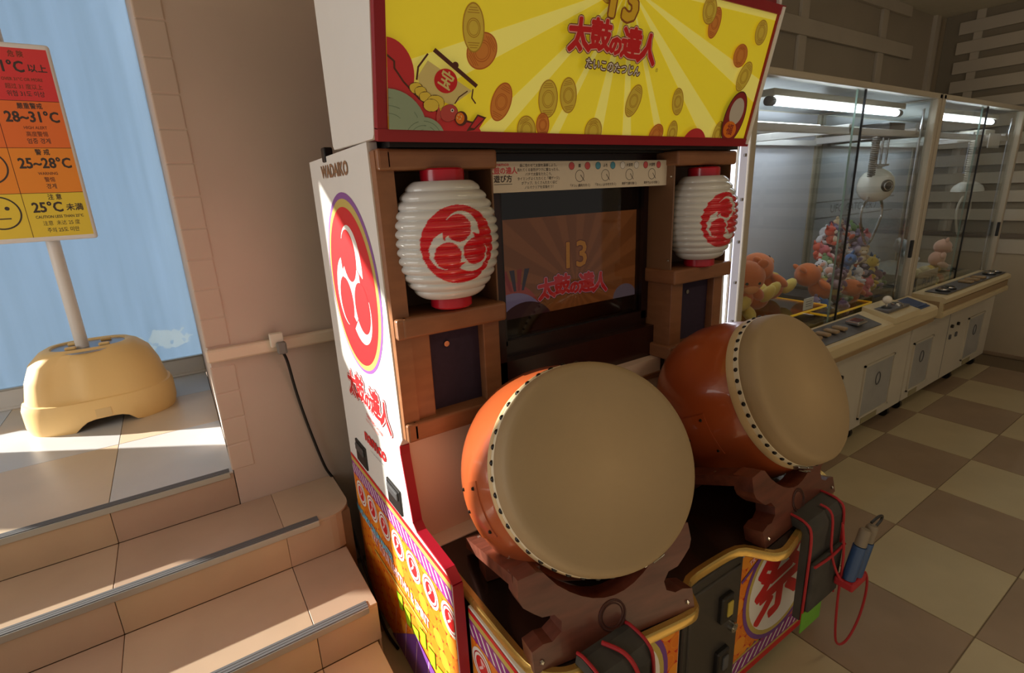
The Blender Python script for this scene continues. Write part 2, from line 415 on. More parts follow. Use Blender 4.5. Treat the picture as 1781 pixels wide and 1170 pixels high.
# worn, scratched patch low in the film
sx = nt.nodes.new('ShaderNodeSeparateXYZ'); nt.links.new(tc.outputs['Object'], sx.inputs[0])
def M_(op, a, b=None, c=None):
    n = nt.nodes.new('ShaderNodeMath'); n.operation = op
    for i, v in enumerate((a, b, c)):
        if v is None: continue
        if isinstance(v, (int, float)): n.inputs[i].default_value = v
        else: nt.links.new(v, n.inputs[i])
    return n.outputs[0]
n2 = nt.nodes.new('ShaderNodeTexNoise'); n2.inputs['Scale'].default_value = 26; n2.inputs['Detail'].default_value = 8; nt.links.new(tc.outputs['Object'], n2.inputs['Vector'])
low = M_('SUBTRACT', 1.0, M_('MULTIPLY', M_('ABSOLUTE', M_('SUBTRACT', sx.outputs[2], .84)), 6.5)); low = M_('MAXIMUM', low, 0)
rgt = M_('MAXIMUM', M_('SUBTRACT', 1, M_('MULTIPLY', M_('ABSOLUTE', M_('ADD', sx.outputs[0], .12)), 3.2)), 0)
wm = M_('GREATER_THAN', M_('MULTIPLY', M_('MULTIPLY', low, rgt), n2.outputs[0]), .30)
mxc = nt.nodes.new('ShaderNodeMix'); mxc.data_type = 'RGBA'; nt.links.new(M_('MULTIPLY', wm, .55), mxc.inputs[0]); nt.links.new(rp.outputs[0], mxc.inputs[6]); mxc.inputs[7].default_value = (.46, .5, .5, 1)
nt.links.new(mxc.outputs[2], tr.inputs[0]); df.inputs[0].default_value = (.16, .2, .25, 1)
ms1 = nt.nodes.new('ShaderNodeAddShader'); nt.links.new(tr.outputs[0], ms1.inputs[0]); nt.links.new(df.outputs[0], ms1.inputs[1])
fr = nt.nodes.new('ShaderNodeFresnel'); fr.inputs[0].default_value = 1.3; ms2 = nt.nodes.new('ShaderNodeMixShader')
nt.links.new(fr.outputs[0], ms2.inputs[0]); nt.links.new(ms1.outputs[0], ms2.inputs[1]); nt.links.new(gl.outputs[0], ms2.inputs[2]); nt.links.new(ms2.outputs[0], out.inputs[0])
WY = 3.56
win = struct('window_1', box(B(), (-1.30, WY+.02, .70), (.045, WY+.028, ZC)), mf, label='tall window covered with pale blue film')
obj('window_frame', box(box(B(), (-1.36, WY, .603), (.045, WY+.05, .705), .004, 1), (-1.36, WY, .603), (-1.30, WY+.05, ZC), .004, 1), M_alud, win)
obj('bottom_bead', box(B(), (-1.30, WY-.006, .703), (.045, WY+.02, .712), .002, 1), M_alu, win)
obj('sill_track', box(B(), (-1.36, WY-.03, .603), (.045, WY, .614), .002, 1), M_alud, win)
bm = B()      # unseen panels added further left; their openings shape the indoor sun patches
for x0, x1, z0, z1 in ((-1.37, -1.36, 0, ZC), (-1.84, -1.37, 0, .86), (-1.84, -1.37, 1.46, ZC), (-2.3, -1.84, 0, ZC), (-2.76, -2.3, 0, 2.2), (-3.5, -2.3, 2.8, ZC), (-4.2, -3.46, 0, ZC), (-3.62, -2.76, 0, .62)):
    box(bm, (x0, WY, z0), (x1, WY+.05, z1))
struct('sun_blocker_panels', bm, M_alud, label='unseen panels left of the blue window, added to shape the sunlight')
win2 = struct('window_2', box(B(), (-3.62, WY+.02, .6), (-2.30, WY+.026, 2.85)), M_glass, label='clear shopfront window out of view to the left')

# =================================================================== power outlet and cable
ot = thing('power_outlet', 'small cream power outlet on the wall ledge with a grey plug', 'outlet', (.275, YW-.04, 1.06))
obj('outlet_box', box(B(), (.245, YW-.058, 1.07), (.292, YW-.03, 1.122), .004), mat('outlet_cream', (216, 208, 190), .4), ot)
obj('plug', box(B(), (.262, YW-.082, 1.045), (.295, YW-.052, 1.09), .006), mat('plug_grey', (120, 116, 110), .5), ot)
bm = tube(B(), [(.28, YW-.068, 1.05), (.293, YW-.05, 1.0), (.31, YW-.024, .86), (.335, YW-.016, .7), (.37, YW-.016, .52), (.395, YW-.02, .45), (.405, YW-.08, .40), (.407, 1.9, .30), (.405, 1.72, .15), (.408, 1.6, .03), (.42, 1.5, .008)], .0055, 8)
cb = obj('power_cable', bm, M_black, smooth=True); tag(cb, 'black power cable hanging from the wall outlet down beside the steps', 'cable')

# =================================================================== warning sign on an ochre base
sg = thing('sign_stand', 'round white pole sign with temperature warning board on an ochre plastic base', 'sign', (-.42, 3.1, .603))
sg['label'] = 'temperature warning sign on a white pole with ochre plastic base by the blue window'
bm = B(); NU, cx, cy, zb = 72, -.415, 3.14, .603
prof = [(1.0, .0), (1.03, .03), (1.03, .11), (1.0, .138), (.965, .142), (.95, .16), (.90, .235), (.80, .31), (.66, .352), (.55, .368), (.50, .366), (.48, .352), (0, .350)]
rings = []
for s_, h in prof:
    ring = []
    for i in range(NU):
        t = 2*math.pi*i/NU; c_, s__ = math.cos(t), math.sin(t)
        rx = .292*(abs(c_)**2.6+abs(s__)**2.6)**(-1/2.6); x, y = rx*c_*s_, rx*.74*s__*s_
        hh = h
        # scooped notches front and back in the middle, feet at the ends
        if .14 < h < .34:
            d1 = math.exp(-((t % math.pi-math.pi/2+.42)/.26)**4) if s__ < 0 else 0
            k = 1-.17*d1*math.sin((h-.14)/.2*math.pi)**.5
            x, y = x*(1-.02*d1), y*k
        ring.append(bm.verts.new((cx+x, cy+y, zb+hh)))
        if s_ == 0: break
    rings.append(ring)
for p, q in zip(rings, rings[1:]):
    for i in range(NU):
        j = (i+1) % NU
        if len(q) == 1: bm.faces.new((p[i], p[j], q[0]))
        else: bm.faces.new((p[i], p[j], q[j], q[i]))
for v in rings[0]+rings[1]:
    if abs(v.co.x-cx-.02) < .115: v.co.z = zb+.048*(1-((v.co.x-cx-.02)/.115)**4)+ (0.004 if v in rings[1] else 0)
obj('base', bm, M_yel, sg, smooth=True)
bm = B()
lathe(bm, [(0, .352), (.15, .352), (.15, .358), (0, .358)], (cx, cy, zb), (0, 0, 1), 36)
obj('cap_plate', bm, mat('steel_blue_plate', (150, 156, 168), .3, .6), sg)
for k in range(4):
    a = R(45+90*k); obj('clip_lug', box(B(), (cx+.09*math.cos(a)-.022, cy+.075*math.sin(a)-.012, zb+.357), (cx+.09*math.cos(a)+.022, cy+.075*math.sin(a)+.012, zb+.372), .006), M_yel, sg)
obj('pole', cyl(B(), (-.437, 3.12, zb+.35), (-.437, 3.12, 2.36), .026, n=28), mat('white_pole', (226, 220, 214), .35), sg, smooth=True)
obj('pole_clamp', box(B(), (-.60, 3.07, 2.30), (-.53, 3.12, 2.40), .006), M_black, sg)
obj('base_label', box(B(), (-.43, cy-.2235, .66), (-.37, cy-.2225, .70)), mat('faded_label', (226, 190, 130), .6), sg)
bd = obj('sign_board', box(B(), (-.66, 3.055, 1.466), (-.266, 3.083, 2.262), .012, 3), mat('white_sign_rim', (232, 226, 222), .35), sg)
a = Art((-.66, 3.055, 1.466), (1, 0, 0), (0, 0, 1))
sr, so_, so2, sy_ = pr('sign_red', (226, 62, 64)), pr('sign_orange', (240, 118, 52)), pr('sign_amber', (244, 146, 48)), pr('sign_yellow', (238, 206, 66))
X0, X1, ZZ = .012, .382, [.02, .205, .39, .575, .775]
for k, m in enumerate((sy_, so2, so_, sr)): a.rect(X0, ZZ[k], X1, ZZ[k+1], m)
a.up()
for k in range(1, 4): a.rect(X0, ZZ[k]-.001, X1, ZZ[k]+.001, P_dbrown)
a.rect(.172, ZZ[0], .174, ZZ[4], P_dbrown)
ink = pr('sign_ink', (66, 54, 50)); ink2 = pr('sign_ink_light', (120, 62, 40)); tx = .281
def row(k, items):
    for t, dy, sz, m, off in items: a.text(t, tx, ZZ[k]+dy, sz, m, off*sz, sx=.82)
row(0, [('注 意', .166, .026, ink, .02), ('CAUTION LESS THAN 25°C', .084, .0165, ink, .02), ('注意  未达 25 度', .056, .022, ink, 0), ('주의 25도 미만', .026, .022, ink, .01)])
a.text('25°C', .248, ZZ[0]+.123, .058, ink, .0016, sx=.85); a.text('未満', .340, ZZ[0]+.120, .032, ink, .0008, sx=.95)
row(1, [('警 戒', .166, .026, ink, .02), ('25~28°C', .121, .058, ink, .028), ('WARNING', .080, .0165, ink2, .02), ('警惕', .054, .022, ink2, .01), ('경계', .026, .024, ink, .01)])
row(2, [('嚴重警戒', .164, .025, ink, .02), ('28~31°C', .121, .058, ink, .028), ('HIGH ALERT', .080, .0165, ink2, .02), ('高度警惕', .054, .022, ink2, .01), ('엄중 경계', .026, .024, ink, .01)])
row(3, [('危 険', .176, .026, ink2, .02), ('OVER 31°C OR MORE', .082, .0165, ink2, .02), ('超过 31 度以上', .054, .022, ink2, .01), ('위험 31도 이상', .026, .024, ink, .01)])
a.text('31°C', .246, ZZ[3]+.128, .058, ink, .0016, sx=.85); a.text('以上', .338, ZZ[3]+.125, .032, ink, .0008)
for k, mo in ((0, 0), (1, -.012), (2, -.02), (3, -.026)):
    fx, fy = .090, ZZ[k]+.108
    a.stroke(circ(fx, fy, .066), .006, ink, True)
    for s_ in (-1, 1): a.poly(circ(fx+.026*s_, fy+.018, .008, n=14), ink)
    a.stroke([(fx+.03*t/5, fy-.024+mo*(abs(t)/5)**2) for t in range(-5, 6)], .005, ink)
a.build('printed_face', bd)
# =================================================================== drum game cabinet
CL, CRT = .43, 1.84
cab = thing('drum_game_cabinet', 'tall white and red arcade drum game cabinet with yellow marquee, screen and two lanterns', 'arcade machine', (1.12, 1.3, 0))
def side_board(x0, name, label=None):
    pts = [(1.83, .012), (1.83, 1.712), (1.255, 1.722), (1.235, .955), (1.262, .925), (1.262, .90), (1.222, .70), (1.195, .682), (1.02, .675), (.985, .655), (.985, .012)]
    bm = prism(B(), pts, (x0, 0, 0), (0, 1, 0), (0, 0, 1), (1, 0, 0), .025); bevel_all(bm, .002, 1)
    return obj(name, bm, M_white, cab, label=label)
sb = side_board(CL, 'side_panel', 'white left side panel printed with a red swirl emblem')
side_board(CRT-.025, 'side_panel')
# red edge band of the left and right side panels
for x in (CL, CRT-.025):
    P = [(1.262, .925), (1.262, .90), (1.222, .70), (1.195, .682), (1.02, .675), (.985, .655), (.985, .012)]
    bm = B()
    for (y0, z0), (y1, z1) in zip(P, P[1:]):
        d = Vector((y1-y0, z1-z0)).normalized(); n = Vector((-d.y, d.x))*-1
        q = [(y0-d.x*.001, z0-d.y*.001), (y1+d.x*.001, z1+d.y*.001), (y1+d.x*.001-n.x*-.006, z1+d.y*.001-n.y*-.006), (y0-d.x*.001-n.x*-.006, z0-d.y*.001-n.y*-.006)]
        prism(bm, q, (x-.0012, 0, 0), (0, 1, 0), (0, 0, 1), (1, 0, 0), .0274)
    obj('edge_band', bm, M_red, cab)
# latch pulls on the left side
for y, z in ((1.665, .728), (1.352, .722)):
    lp = obj('latch_plate', box(B(), (CL-.006, y-.055, z-.045), (CL+.004, y+.055, z+.04), .003), M_black, cab)
    obj('latch_handle', box(B(), (CL-.012, y-.045, z+.004), (CL-.004, y+.04, z+.032), .004), mat('dark_grey_plastic', (70, 70, 72), .4), lp)
# body behind the boards
obj('back_body', box(B(), (CL+.034, 1.40, .02), (CRT-.034, 1.82, 1.70)), M_black, cab)
obj('top_cap', box(B(), (CL+.01, 1.27, 1.700), (CRT-.01, 1.80, 1.714), .002), M_black, cab)
obj('corner_clip', box(B(), (CL-.004, 1.62, 1.70), (CL+.022, 1.655, 1.742), .004), M_black, cab)
# ---- marquee box
mqpts = [(1.168, 1.718), (1.50, 1.722), (1.50, 2.30), (1.10, 2.30), (1.072, 2.135)]
def mq(y, z): return (y, z)
FB, FT = Vector((1.168, 1.720)), Vector((1.074, 2.128))
fd = (FT-FB); FL = fd.length; fd.normalize(); fn = Vector((-fd.y, fd.x))   # front slope direction, outward normal
MX0, MX1 = .422, 1.80
bm = prism(B(), [(1.185, 1.722), (1.50, 1.726), (1.50, 2.32), (1.10, 2.32), (1.088, 2.145)], (MX0+.012, 0, 0), (0, 1, 0), (0, 0, 1), (1, 0, 0), MX1-MX0-.024)
mb = obj('marquee_box', bm, M_dred, cab)
for x in (MX0, MX1-.014):
    bm = prism(B(), [(1.176, 1.730), (1.185, 1.722), (1.496, 1.724), (1.506, 1.734), (1.506, 2.33), (1.09, 2.33), (1.078, 2.145)], (x, 0, 0), (0, 1, 0), (0, 0, 1), (1, 0, 0), .014)
    obj('marquee_side', bevel_all(bm, .002, 1), M_white, mb, label='white marquee end panel')
def fq(u, v, d=0):  # point on the sloped marquee front
    p = FB+fd*v+fn*d; return Vector((u, p.x, p.y))
def slab(bm, u0, u1, v0, v1, d0, d1):
    vs = [bm.verts.new(fq(u, v, d)) for d in (d0, d1) for (u, v) in ((u0, v0), (u1, v0), (u1, v1), (u0, v1))]
    for f in ((0, 1, 2, 3), (7, 6, 5, 4), (0, 4, 5, 1), (1, 5, 6, 2), (2, 6, 7, 3), (3, 7, 4, 0)): bm.faces.new([vs[i] for i in f])
    return bm
bm = B(); slab(bm, MX0+.002, MX1-.002, -.004, .022, -.01, .012); slab(bm, MX0+.002, MX1-.002, FL-.02, FL+.006, -.01, .012)
slab(bm, MX0+.002, MX0+.026, .02, FL-.02, -.01, .010); slab(bm, MX1-.026, MX1-.002, .02, FL-.02, -.01, .010)
obj('marquee_frame', bevel_all(bm, .0025, 2), M_dred, mb, label='dark red marquee frame')
bm = B(); slab(bm, MX1-.020, MX1-.008, .004, FL+.002, .010, .016); obj('frame_stripe', bm, M_white, mb)
P_yel = mat('backlit_yellow_acrylic', (238, 218, 48), .22, emit=.2)
P_yel2 = mat('backlit_pale_yellow', (244, 234, 116), .22, emit=.2)
pl = obj('marquee_face', slab(B(), MX0+.02, MX1-.02, .02, FL-.018, -.012, .003), P_yel, mb, label='yellow marquee face printed with coins, a treasure ship and red title lettering')
fu, fv = Vector((1, 0, 0)), Vector((0, fd.x, fd.y))
A0, A1 = MX0+.026, MX1-.026; AW, AH = A1-A0, FL-.042
a = Art(fq(A0, .022, .0032), fu, fv, clip=(0, 0, AW, AH))
rc = (.66, .36)       # the rays meet behind the title
for t in range(0, 360, 20):
    r0, r1 = R(t), R(t+4+3*((t*7) % 3)/2)
    a.poly([rc, (rc[0]+2*math.cos(r0), rc[1]+2*math.sin(r0)), (rc[0]+2*math.cos(r1), rc[1]+2*math.sin(r1))], P_yel2)
a.up()
coin1, coin2, coinl, coino = pr('coin_yellow', (236, 212, 76)), pr('coin_orange', (232, 150, 62)), pr('coin_line', (200, 156, 44)), pr('coin_dark_line', (206, 112, 40))
def coin(x, y, rx, ry, rot, org):
    a.up(); f, l = (coin2, coino) if org else (coin1, coinl)
    T = lambda u, v: (x+u*math.cos(rot)-v*math.sin(rot), y+u*math.sin(rot)+v*math.cos(rot))
    a.poly(circ(x, y, rx, ry, 36, rot=rot), f); a.up()
    a.stroke(circ(x, y, rx, ry, 36, rot=rot), .0028, l, True); a.stroke(circ(x, y, rx*.62, rx*.68, 26, rot=rot), .0018, l, True)
    a.stroke(circ(x, y, rx*.48, rx*.54, 24, rot=rot), .0014, l, True)
    for s_ in (-1, 1):
        for k in range(3): a.stroke([T(-rx*(.55-.1*k), s_*ry*(.62+.1*k)), T(rx*(.55-.1*k), s_*ry*(.62+.1*k))], .0016, l)
for c_ in ((.232, .172, .034, .042, -.9, 1), (.207, .215, .027, .047, .06, 0), (.293, .068, .027, .044, -.35, 1), (.435, .082, .030, .044, .1, 0), (.500, .094, .027, .042, .2, 0), (.375, .006, .028, .034, .4, 0), (.425, .020, .020, .028, .2, 1),
           (.604, .008, .031, .034, .2, 0), (.742, .093, .026, .044, -.35, 0), (.862, .002, .028, .034, -.6, 1), (.935, .010, .022, .036, .1, 0), (.930, .10, .024, .038, .3, 0),
           (1.020, .318, .024, .040, -.15, 1), (.985, .345, .030, .034, .3, 0), (1.180, .246, .034, .032, 0, 1), (1.226, .190, .030, .046, -.45, 0), (1.160, .012, .024, .040, -.1, 0), (1.255, .318, .030, .034, .2, 0), (.58, .35, .028, .04, .2, 0)):
    coin(*c_)
# waves, treasure ship and red swells in the lower left corner
mdred, sage, sage2 = pr('swell_red', (206, 48, 56)), pr('wave_sage', (150, 172, 148)), pr('wave_sage_line', (108, 134, 112))
a.k = (.72, .62); a.up(); a.poly(circ(.0, .175, .085, .11), mdred)
a.up(); a.poly([(0, .20), (.02, .19), (.05, .155), (.10, .105), (.17, .062), (.24, .038), (.30, .03), (.345, .055), (.30, -.02), (0, -.02)], mdred)
a.poly(circ(.235, -.015, .095, .06), mdred)
a.up(); a.stroke([(0, .232), (.022, .215), (.022, .195), (.05, .155), (.10, .105), (.17, .062), (.24, .038), (.30, .032)], .006, P_dbrown)
a.poly([(.27, .00), (.31, .062), (.345, .052), (.30, .005)], P_dbrown); a.up(); a.poly([(.285, .014), (.312, .055), (.335, .048), (.30, .012)], mdred)
sail = pr('sail_cream', (228, 214, 140))
a.poly([(.128, .228), (.095, .175), (.108, .125), (.215, .088), (.245, .112), (.285, .142)], sail); a.up()
a.stroke([(.150, .262), (.300, .160)], .014, P_dbrown); a.stroke([(.128, .248), (.097, .205), (.092, .165)], .006, P_dbrown)
a.stroke([(.288, .148), (.285, .118), (.300, .100)], .005, P_dbrown); a.stroke([(.268, .14), (.238, .118), (.224, .095)], .004, P_dbrown); a.poly(circ(.222, .222, .011), P_dbrown)
a.up(); a.poly(circ(.190, .168, .040), P_red); a.up(); a.text('宝', .190, .168, .052, sail, .0012, -.45)
for x, y, q in ((.09, .138, .022), (.105, .128, .02), (.12, .112, .02), (.155, .095, .03), (.14, .085, .026)):
    a.up(); a.poly(circ(x, y, q, q*.8), coin1); a.stroke(circ(x, y, q, q*.8), .0022, P_dbrown, True)
fishr = pr('sea_bream', (196, 76, 72)); a.up()
a.poly(circ(.203, .062, .032, .028, rot=.6), fishr); a.poly([(.18, .05), (.165, .085), (.158, .05), (.16, .03)], fishr); a.stroke(circ(.203, .062, .032, .028, rot=.6), .002, P_dbrown, True)
a.up(); a.poly(circ(.214, .072, .006), P_white); a.up(); a.poly(circ(.214, .072, .003), P_black)
a.poly(circ(.247, .045, .023, .026), P_dbrown); a.up(); a.poly(circ(.243, .046, .016, .020), P_orange); a.stroke(circ(.24, .05, .008), .003, sail, True)
for x, y, q in ((.0, .0, .125), (.115, -.03, .075)):
    yy = 1.0
    a.up(); a.poly(circ(x, y, q, q*1.05 if x == 0 else q), sage)
    for k in (.82, .62, .42): a.stroke(circ(x, y, q*k, q*k), .0022, sage2, True)
# corner swell and a plain round red doll with a cream face at the right edge
a.k = (1, 1); a.up(); a.poly(circ(1.04, -.03, .062, .058), mdred)
a.up(); a.poly(circ(1.222, .066, .056, .082, rot=-.18), P_dbrown); a.up(); a.poly(circ(1.222, .066, .052, .078, rot=-.18), pr('doll_red', (150, 36, 40))); a.up(); a.poly(circ(1.226, .085, .036, .042, rot=-.18), pr('doll_face', (206, 200, 190)))
a.poly(circ(1.212, .028, .036, .026, rot=-.2), P_orange); a.up(); a.text('福', 1.212, .026, .036, pr('doll_red', (150, 36, 40)), .0006, -.1)
# title lettering
a.up(2)
p13o, p13c = pr('numeral_outline', (150, 84, 20)), pr('numeral_gold', (238, 196, 40))
for m, o_ in ((p13o, .009), (p13c, .004)): a.text('13', .632, .325, .135, m, o_, -.04, sx=.95); a.up()
logo(a, .632, .226, .0665, P_red, pr('title_pink', (244, 190, 180)), pr('title_outline', (110, 30, 24)))
for m, o_ in ((P_dbrown, .0032), (P_white, .0006)): a.text('たいこのたつじん', .634, .169, .0265, m, o_, -.03, sx=.96); a.up()
a.text('®', .800, .176, .014, P_dbrown)
a.build('printed_artwork', pl)
# black slab that paints in the shadow gap under the marquee
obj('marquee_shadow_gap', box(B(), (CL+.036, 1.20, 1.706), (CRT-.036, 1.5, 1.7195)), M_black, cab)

# ---- front housing: niches, screen, speakers
def niche(x0, x1, name, label):
    h = obj(name, box(B(), (x0, 1.345, .97), (x1, 1.36, 1.70)), M_brownd, cab, label=label)
    obj('top_beam', box(B(), (x0-.004, 1.205, 1.655), (x1+.006, 1.35, 1.704), .008, 3), M_brown, h)
    obj('middle_beam', box(B(), (x0-.006, 1.195, 1.243), (x1+.008, 1.345, 1.297), .008, 3), M_brown, h)
    obj('lower_beam', box(B(), (x0-.006, 1.200, .955), (x1+.006, 1.345, 1.008), .008, 3), M_brown, h)
    for p, q in ((x0, x0+.006), (x1-.006, x1)): obj('niche_cheek', box(B(), (p, 1.222, 1.29), (q, 1.345, 1.66), .002), M_brownd, h)
    for p, q in ((x0+.012, x0+.075), (x1-.058, x1-.004)): obj('stile', box(B(), (p, 1.222, 1.0), (q, 1.345, 1.25), .003), M_brown, h)
    obj('speaker_cloth', box(B(), (x0+.07, 1.252, 1.0), (x1-.05, 1.262, 1.25)), M_cloth, h)
    k = obj('keyhole', cyl(B(), (x0+.135, 1.252, 1.195), (x0+.135, 1.246, 1.195), .008, n=14), M_steel, h)
    for z in (1.62, 1.33): obj('screw', ball(B(), (x0-.001, 1.235, z), .005, sub=1), M_steel, h)
niche(.457, .755, 'left_speaker_box', 'brown wood look box with lantern niche left of the screen')
niche(1.487, 1.806, 'right_speaker_box', 'brown wood look box with lantern niche right of the screen')
obj('niche_corner', box(B(), (.436, 1.205, 1.655), (.470, 1.26, 1.704), .006), M_brown, cab)
obj('niche_corner', box(B(), (.436, 1.198, 1.243), (.470, 1.25, 1.297), .006), M_brown, cab)
obj('niche_corner', box(B(), (.436, 1.200, .955), (.470, 1.245, 1.008), .006), M_brown, cab)
obj('corner_trim', prism(B(), [(1.222, 1.700), (1.258, 1.700), (1.238, .96), (1.214, .96)], (.434, 0, 0), (0, 1, 0), (0, 0, 1), (1, 0, 0), .044), M_brown, cab)
ss = obj('screen_surround', box(box(box(box(B(), (.755, 1.30, 1.60), (1.487, 1.40, 1.702)), (.755, 1.30, .90), (.822, 1.40, 1.60)), (1.50, 1.26, .90), (1.52, 1.40, 1.70)), (.755, 1.30, .90), (1.50, 1.40, 1.075)), M_scr, cab, label='dark brown surround of the screen')
obj('screen_frame', box(box(box(B(), (.822, 1.335, 1.02), (1.49, 1.39, 1.13)), (.822, 1.335, 1.115), (.85, 1.39, 1.6)), (1.465, 1.335, 1.1), (1.50, 1.39, 1.6)), mat('screen_bezel_brown', (38, 20, 18), .3), ss)
obj('lower_edge', box(B(), (.755, 1.255, .88), (1.53, 1.32, .90), .003), M_brown, ss)
scm = mat('screen_amber', (142, 86, 42), .3, emit=.45); 
sc = obj('screen', box(B(), (.83, 1.372, 1.10), (1.48, 1.38, 1.60)), mat('screen_off_black', (16, 15, 16), .2, emit=0), cab, label='lit game screen showing red title lettering on orange')
a = Art((.85, 1.3718, 1.16), (1, 0, 0), (0, 0, 1), clip=(0, .015, .615, .40))
E_ = lambda n, c, e=.5: mat('screen_'+n, c, .3, emit=e)
a.rect(0, .03, .615, .35, scm); a.up(); a.clip = (0, .03, .615, .35)
for t in range(0, 360, 20):
    r0, r1 = R(t), R(t+9); a.poly([(.32, .10), (.32+math.cos(r0), .10+math.sin(r0)), (.32+math.cos(r1), .10+math.sin(r1))], E_('pale_ray', (152, 94, 48)))
a.clip = (0, .03, .615, .352); a.up()
a.poly(circ(.0, .01, .17, .15), E_('curl_red', (170, 74, 60))); a.up(); a.poly(circ(.05, .0, .13, .115), E_('foam', (140, 130, 160))); a.up(); a.poly(circ(.10, -.02, .12, .10), E_('curl_dark', (66, 40, 44)))
for k in range(4): a.poly([(.01+.03*k, .19), (.03+.03*k, .19), (.05+.015*k, .12), (.04+.015*k, .12)], E_('awning_%d' % (k % 2), ((150, 50, 44), (60, 52, 60))[k % 2]))
a.poly(circ(.56, .03, .06, .05), E_('foam2', (120, 110, 120)))
a.clip = None; a.up()
for m, o_ in ((E_('num_line', (120, 60, 24)), .006), (E_('num', (206, 140, 40)), .002)): a.text('13', .315, .210, .125, m, o_); a.up()
logo(a, .315, .105, .066, E_('title_red', (196, 40, 44), .6), E_('title_pink', (206, 150, 160), .5), E_('title_dark', (60, 26, 34)))
a.build('screen_picture', sc)
obj('screen_glass', box(B(), (.822, 1.348, 1.06), (1.50, 1.352, 1.60)), M_glassd, ss)
# how-to-play strip
stp = obj('instruction_strip', box(B(), (.760, 1.256, 1.592), (1.503, 1.2625, 1.676), .001, 1), mat('instruction_paper', (228, 216, 196), .4), cab, label='cream instruction strip above the screen')
a = Art((.760, 1.2558, 1.592), (1, 0, 0), (0, 0, 1)); a.k = (.935, .945)
ik = pr('strip_ink', (64, 52, 50)); pk = pr('strip_red', (214, 92, 96)); bl = pr('strip_blue', (90, 160, 184))
a.text('namco', .052, .080, .013, pk, .0006, sx=1.3); a.text('太鼓の達人', .052, .061, .021, pk, .0008); a.text('遊び方', .052, .038, .022, ik, .0006); a.stroke([(.02, .024), (.084, .024)], .0015, ik)
for k, t in enumerate(('曲に合わせて太鼓を演奏しよう。', '流れてくる音符がワクに重なったら、', 'バチで太鼓をたたこう。', 'タイミングよくたたくと「魂ゲージ」', 'がアップ、たくさんたたくほど', 'ノルマクリアを目指そう！')): a.text(t, .188, .076-.0128*k, .0105, ik, .0001, sx=.95)
for k, (t1, t2, c_) in enumerate((('面', '「ドン」(面をたたく)', pk), ('ふち', '「カッ」(ふちをたたく)', bl), ('大音符', '両手で(面を強く)', P_white), ('大音符', '両手で(ふちを強く)', pk))):
    x = .34+.115*k+.012
    for s_ in (-1, 1): a.poly(circ(x+.034*s_, .073, .0115), c_); 
    a.layer += 1
    for s_ in (-1, 1): a.stroke(circ(x+.034*s_, .073, .0115, n=24), .001, ik, True)
    a.layer -= 1
    a.text(t1, x, .073, .012, ik, .0003, sx=.9); a.stroke(circ(x, .042, .018, n=28), .0016, ik, True); a.stroke([(x+.004, .045), (x+.02, .026)], .0022, ik); a.text(t2, x, .012, .010, ik, .0002, sx=.95)
a.build('printed_text', stp)
obj('surround_screw', cyl(B(), (.80, 1.30, 1.693), (.80, 1.296, 1.693), .005, n=10), M_black, ss)

# ---- apron and tray
obj('apron', box(B(), (.456, 1.262, .585), (1.812, 1.30, .955)), M_apron, cab, label='beige apron below the screen')
obj('apron_shelf', box(B(), (.456, 1.205, .589), (1.806, 1.27, .602), .002), mat('pale_shelf', (226, 220, 206), .4), cab)
ZT = .60
ol = [(.480, 1.215), (.480, .745), (.500, .70), (.545, .668), (.73, .640), (.885, .615), (.915, .628), (.957, .700), (1.188, .694), (1.236, .616), (1.275, .604), (1.41, .632), (1.645, .664), (1.705, .690), (1.757, .745), (1.772, .80), (1.772, 1.215)]
bm = prism(B(), ol, (0, 0, ZT-.022), (1, 0, 0), (0, 1, 0), (0, 0, 1), .02)
tray = obj('tray_deck', bm, M_blackg, cab, label='black tray deck under the drums')
bm = B()     # gold edge moulding around the tray
path = [Vector((x, y, ZT-.012)) for x, y in ol]
fine = []
for i in range(len(path)-1):
    for t in (0, .2, .4, .6, .8): fine.append(path[i].lerp(path[i+1], t))
fine.append(path[-1])
for _ in range(2): fine = [fine[0]]+[(fine[i-1]+fine[i]*2+fine[i+1])/4 for i in range(1, len(fine)-1)]+[fine[-1]]
prev = None
for i, p in enumerate(fine):
    t = (fine[min(i+1, len(fine)-1)]-fine[max(i-1, 0)]).normalized(); o_ = Vector((t.y, -t.x, 0))*1
    if o_.dot(p-Vector((1.12, 1.1, ZT))) < 0: o_ = -o_
    ring = [bm.verts.new(p+o_*a_+Vector((0, 0, b_))) for a_, b_ in ((-.010, .0145), (.004, .0155), (.0085, .009), (.0085, -.009), (.004, -.014), (-.010, -.014))]
    if prev:
        for k in range(6): bm.faces.new((prev[k], prev[(k+1) % 6], ring[(k+1) % 6], ring[k]))
    prev = ring
obj('gold_edge', bm, M_gold, tray, smooth=True, label='gold moulding around the tray edge')
# lower body of the tray: fronts, coin door, left flank
obj('tray_body', box(B(), (.484, .716, .02), (1.760, 1.24, ZT-.02)), M_black, cab)
def front_panel(x0, x1, name, label):
    o = obj(name, box(B(), (x0, .700, .045), (x1, .717, ZT-.028), .002, 1), M_white, cab, label=label); return o
fl, frp = front_panel(.478, .955, 'front_panel', 'printed orange front panel below the left drum'), front_panel(1.222, 1.748, 'front_panel', 'printed orange front panel below the right drum')
fside = obj('flank_panel', box(B(), (.467, .715, .045), (.484, .985, ZT-.026), .002, 1), M_white, cab, label='printed left flank of the tray')
dr = obj('coin_door', box(B(), (.960, .690, .04), (1.216, .72, ZT-.03), .006), mat('dark_grey_door', (50, 46, 42), .45), cab, label='dark grey coin door between the stations')
obj('door_leaf', box(B(), (.975, .685, .07), (1.202, .695, ZT-.062), .006), mat('dark_grey_door2', (58, 54, 50), .4), dr)
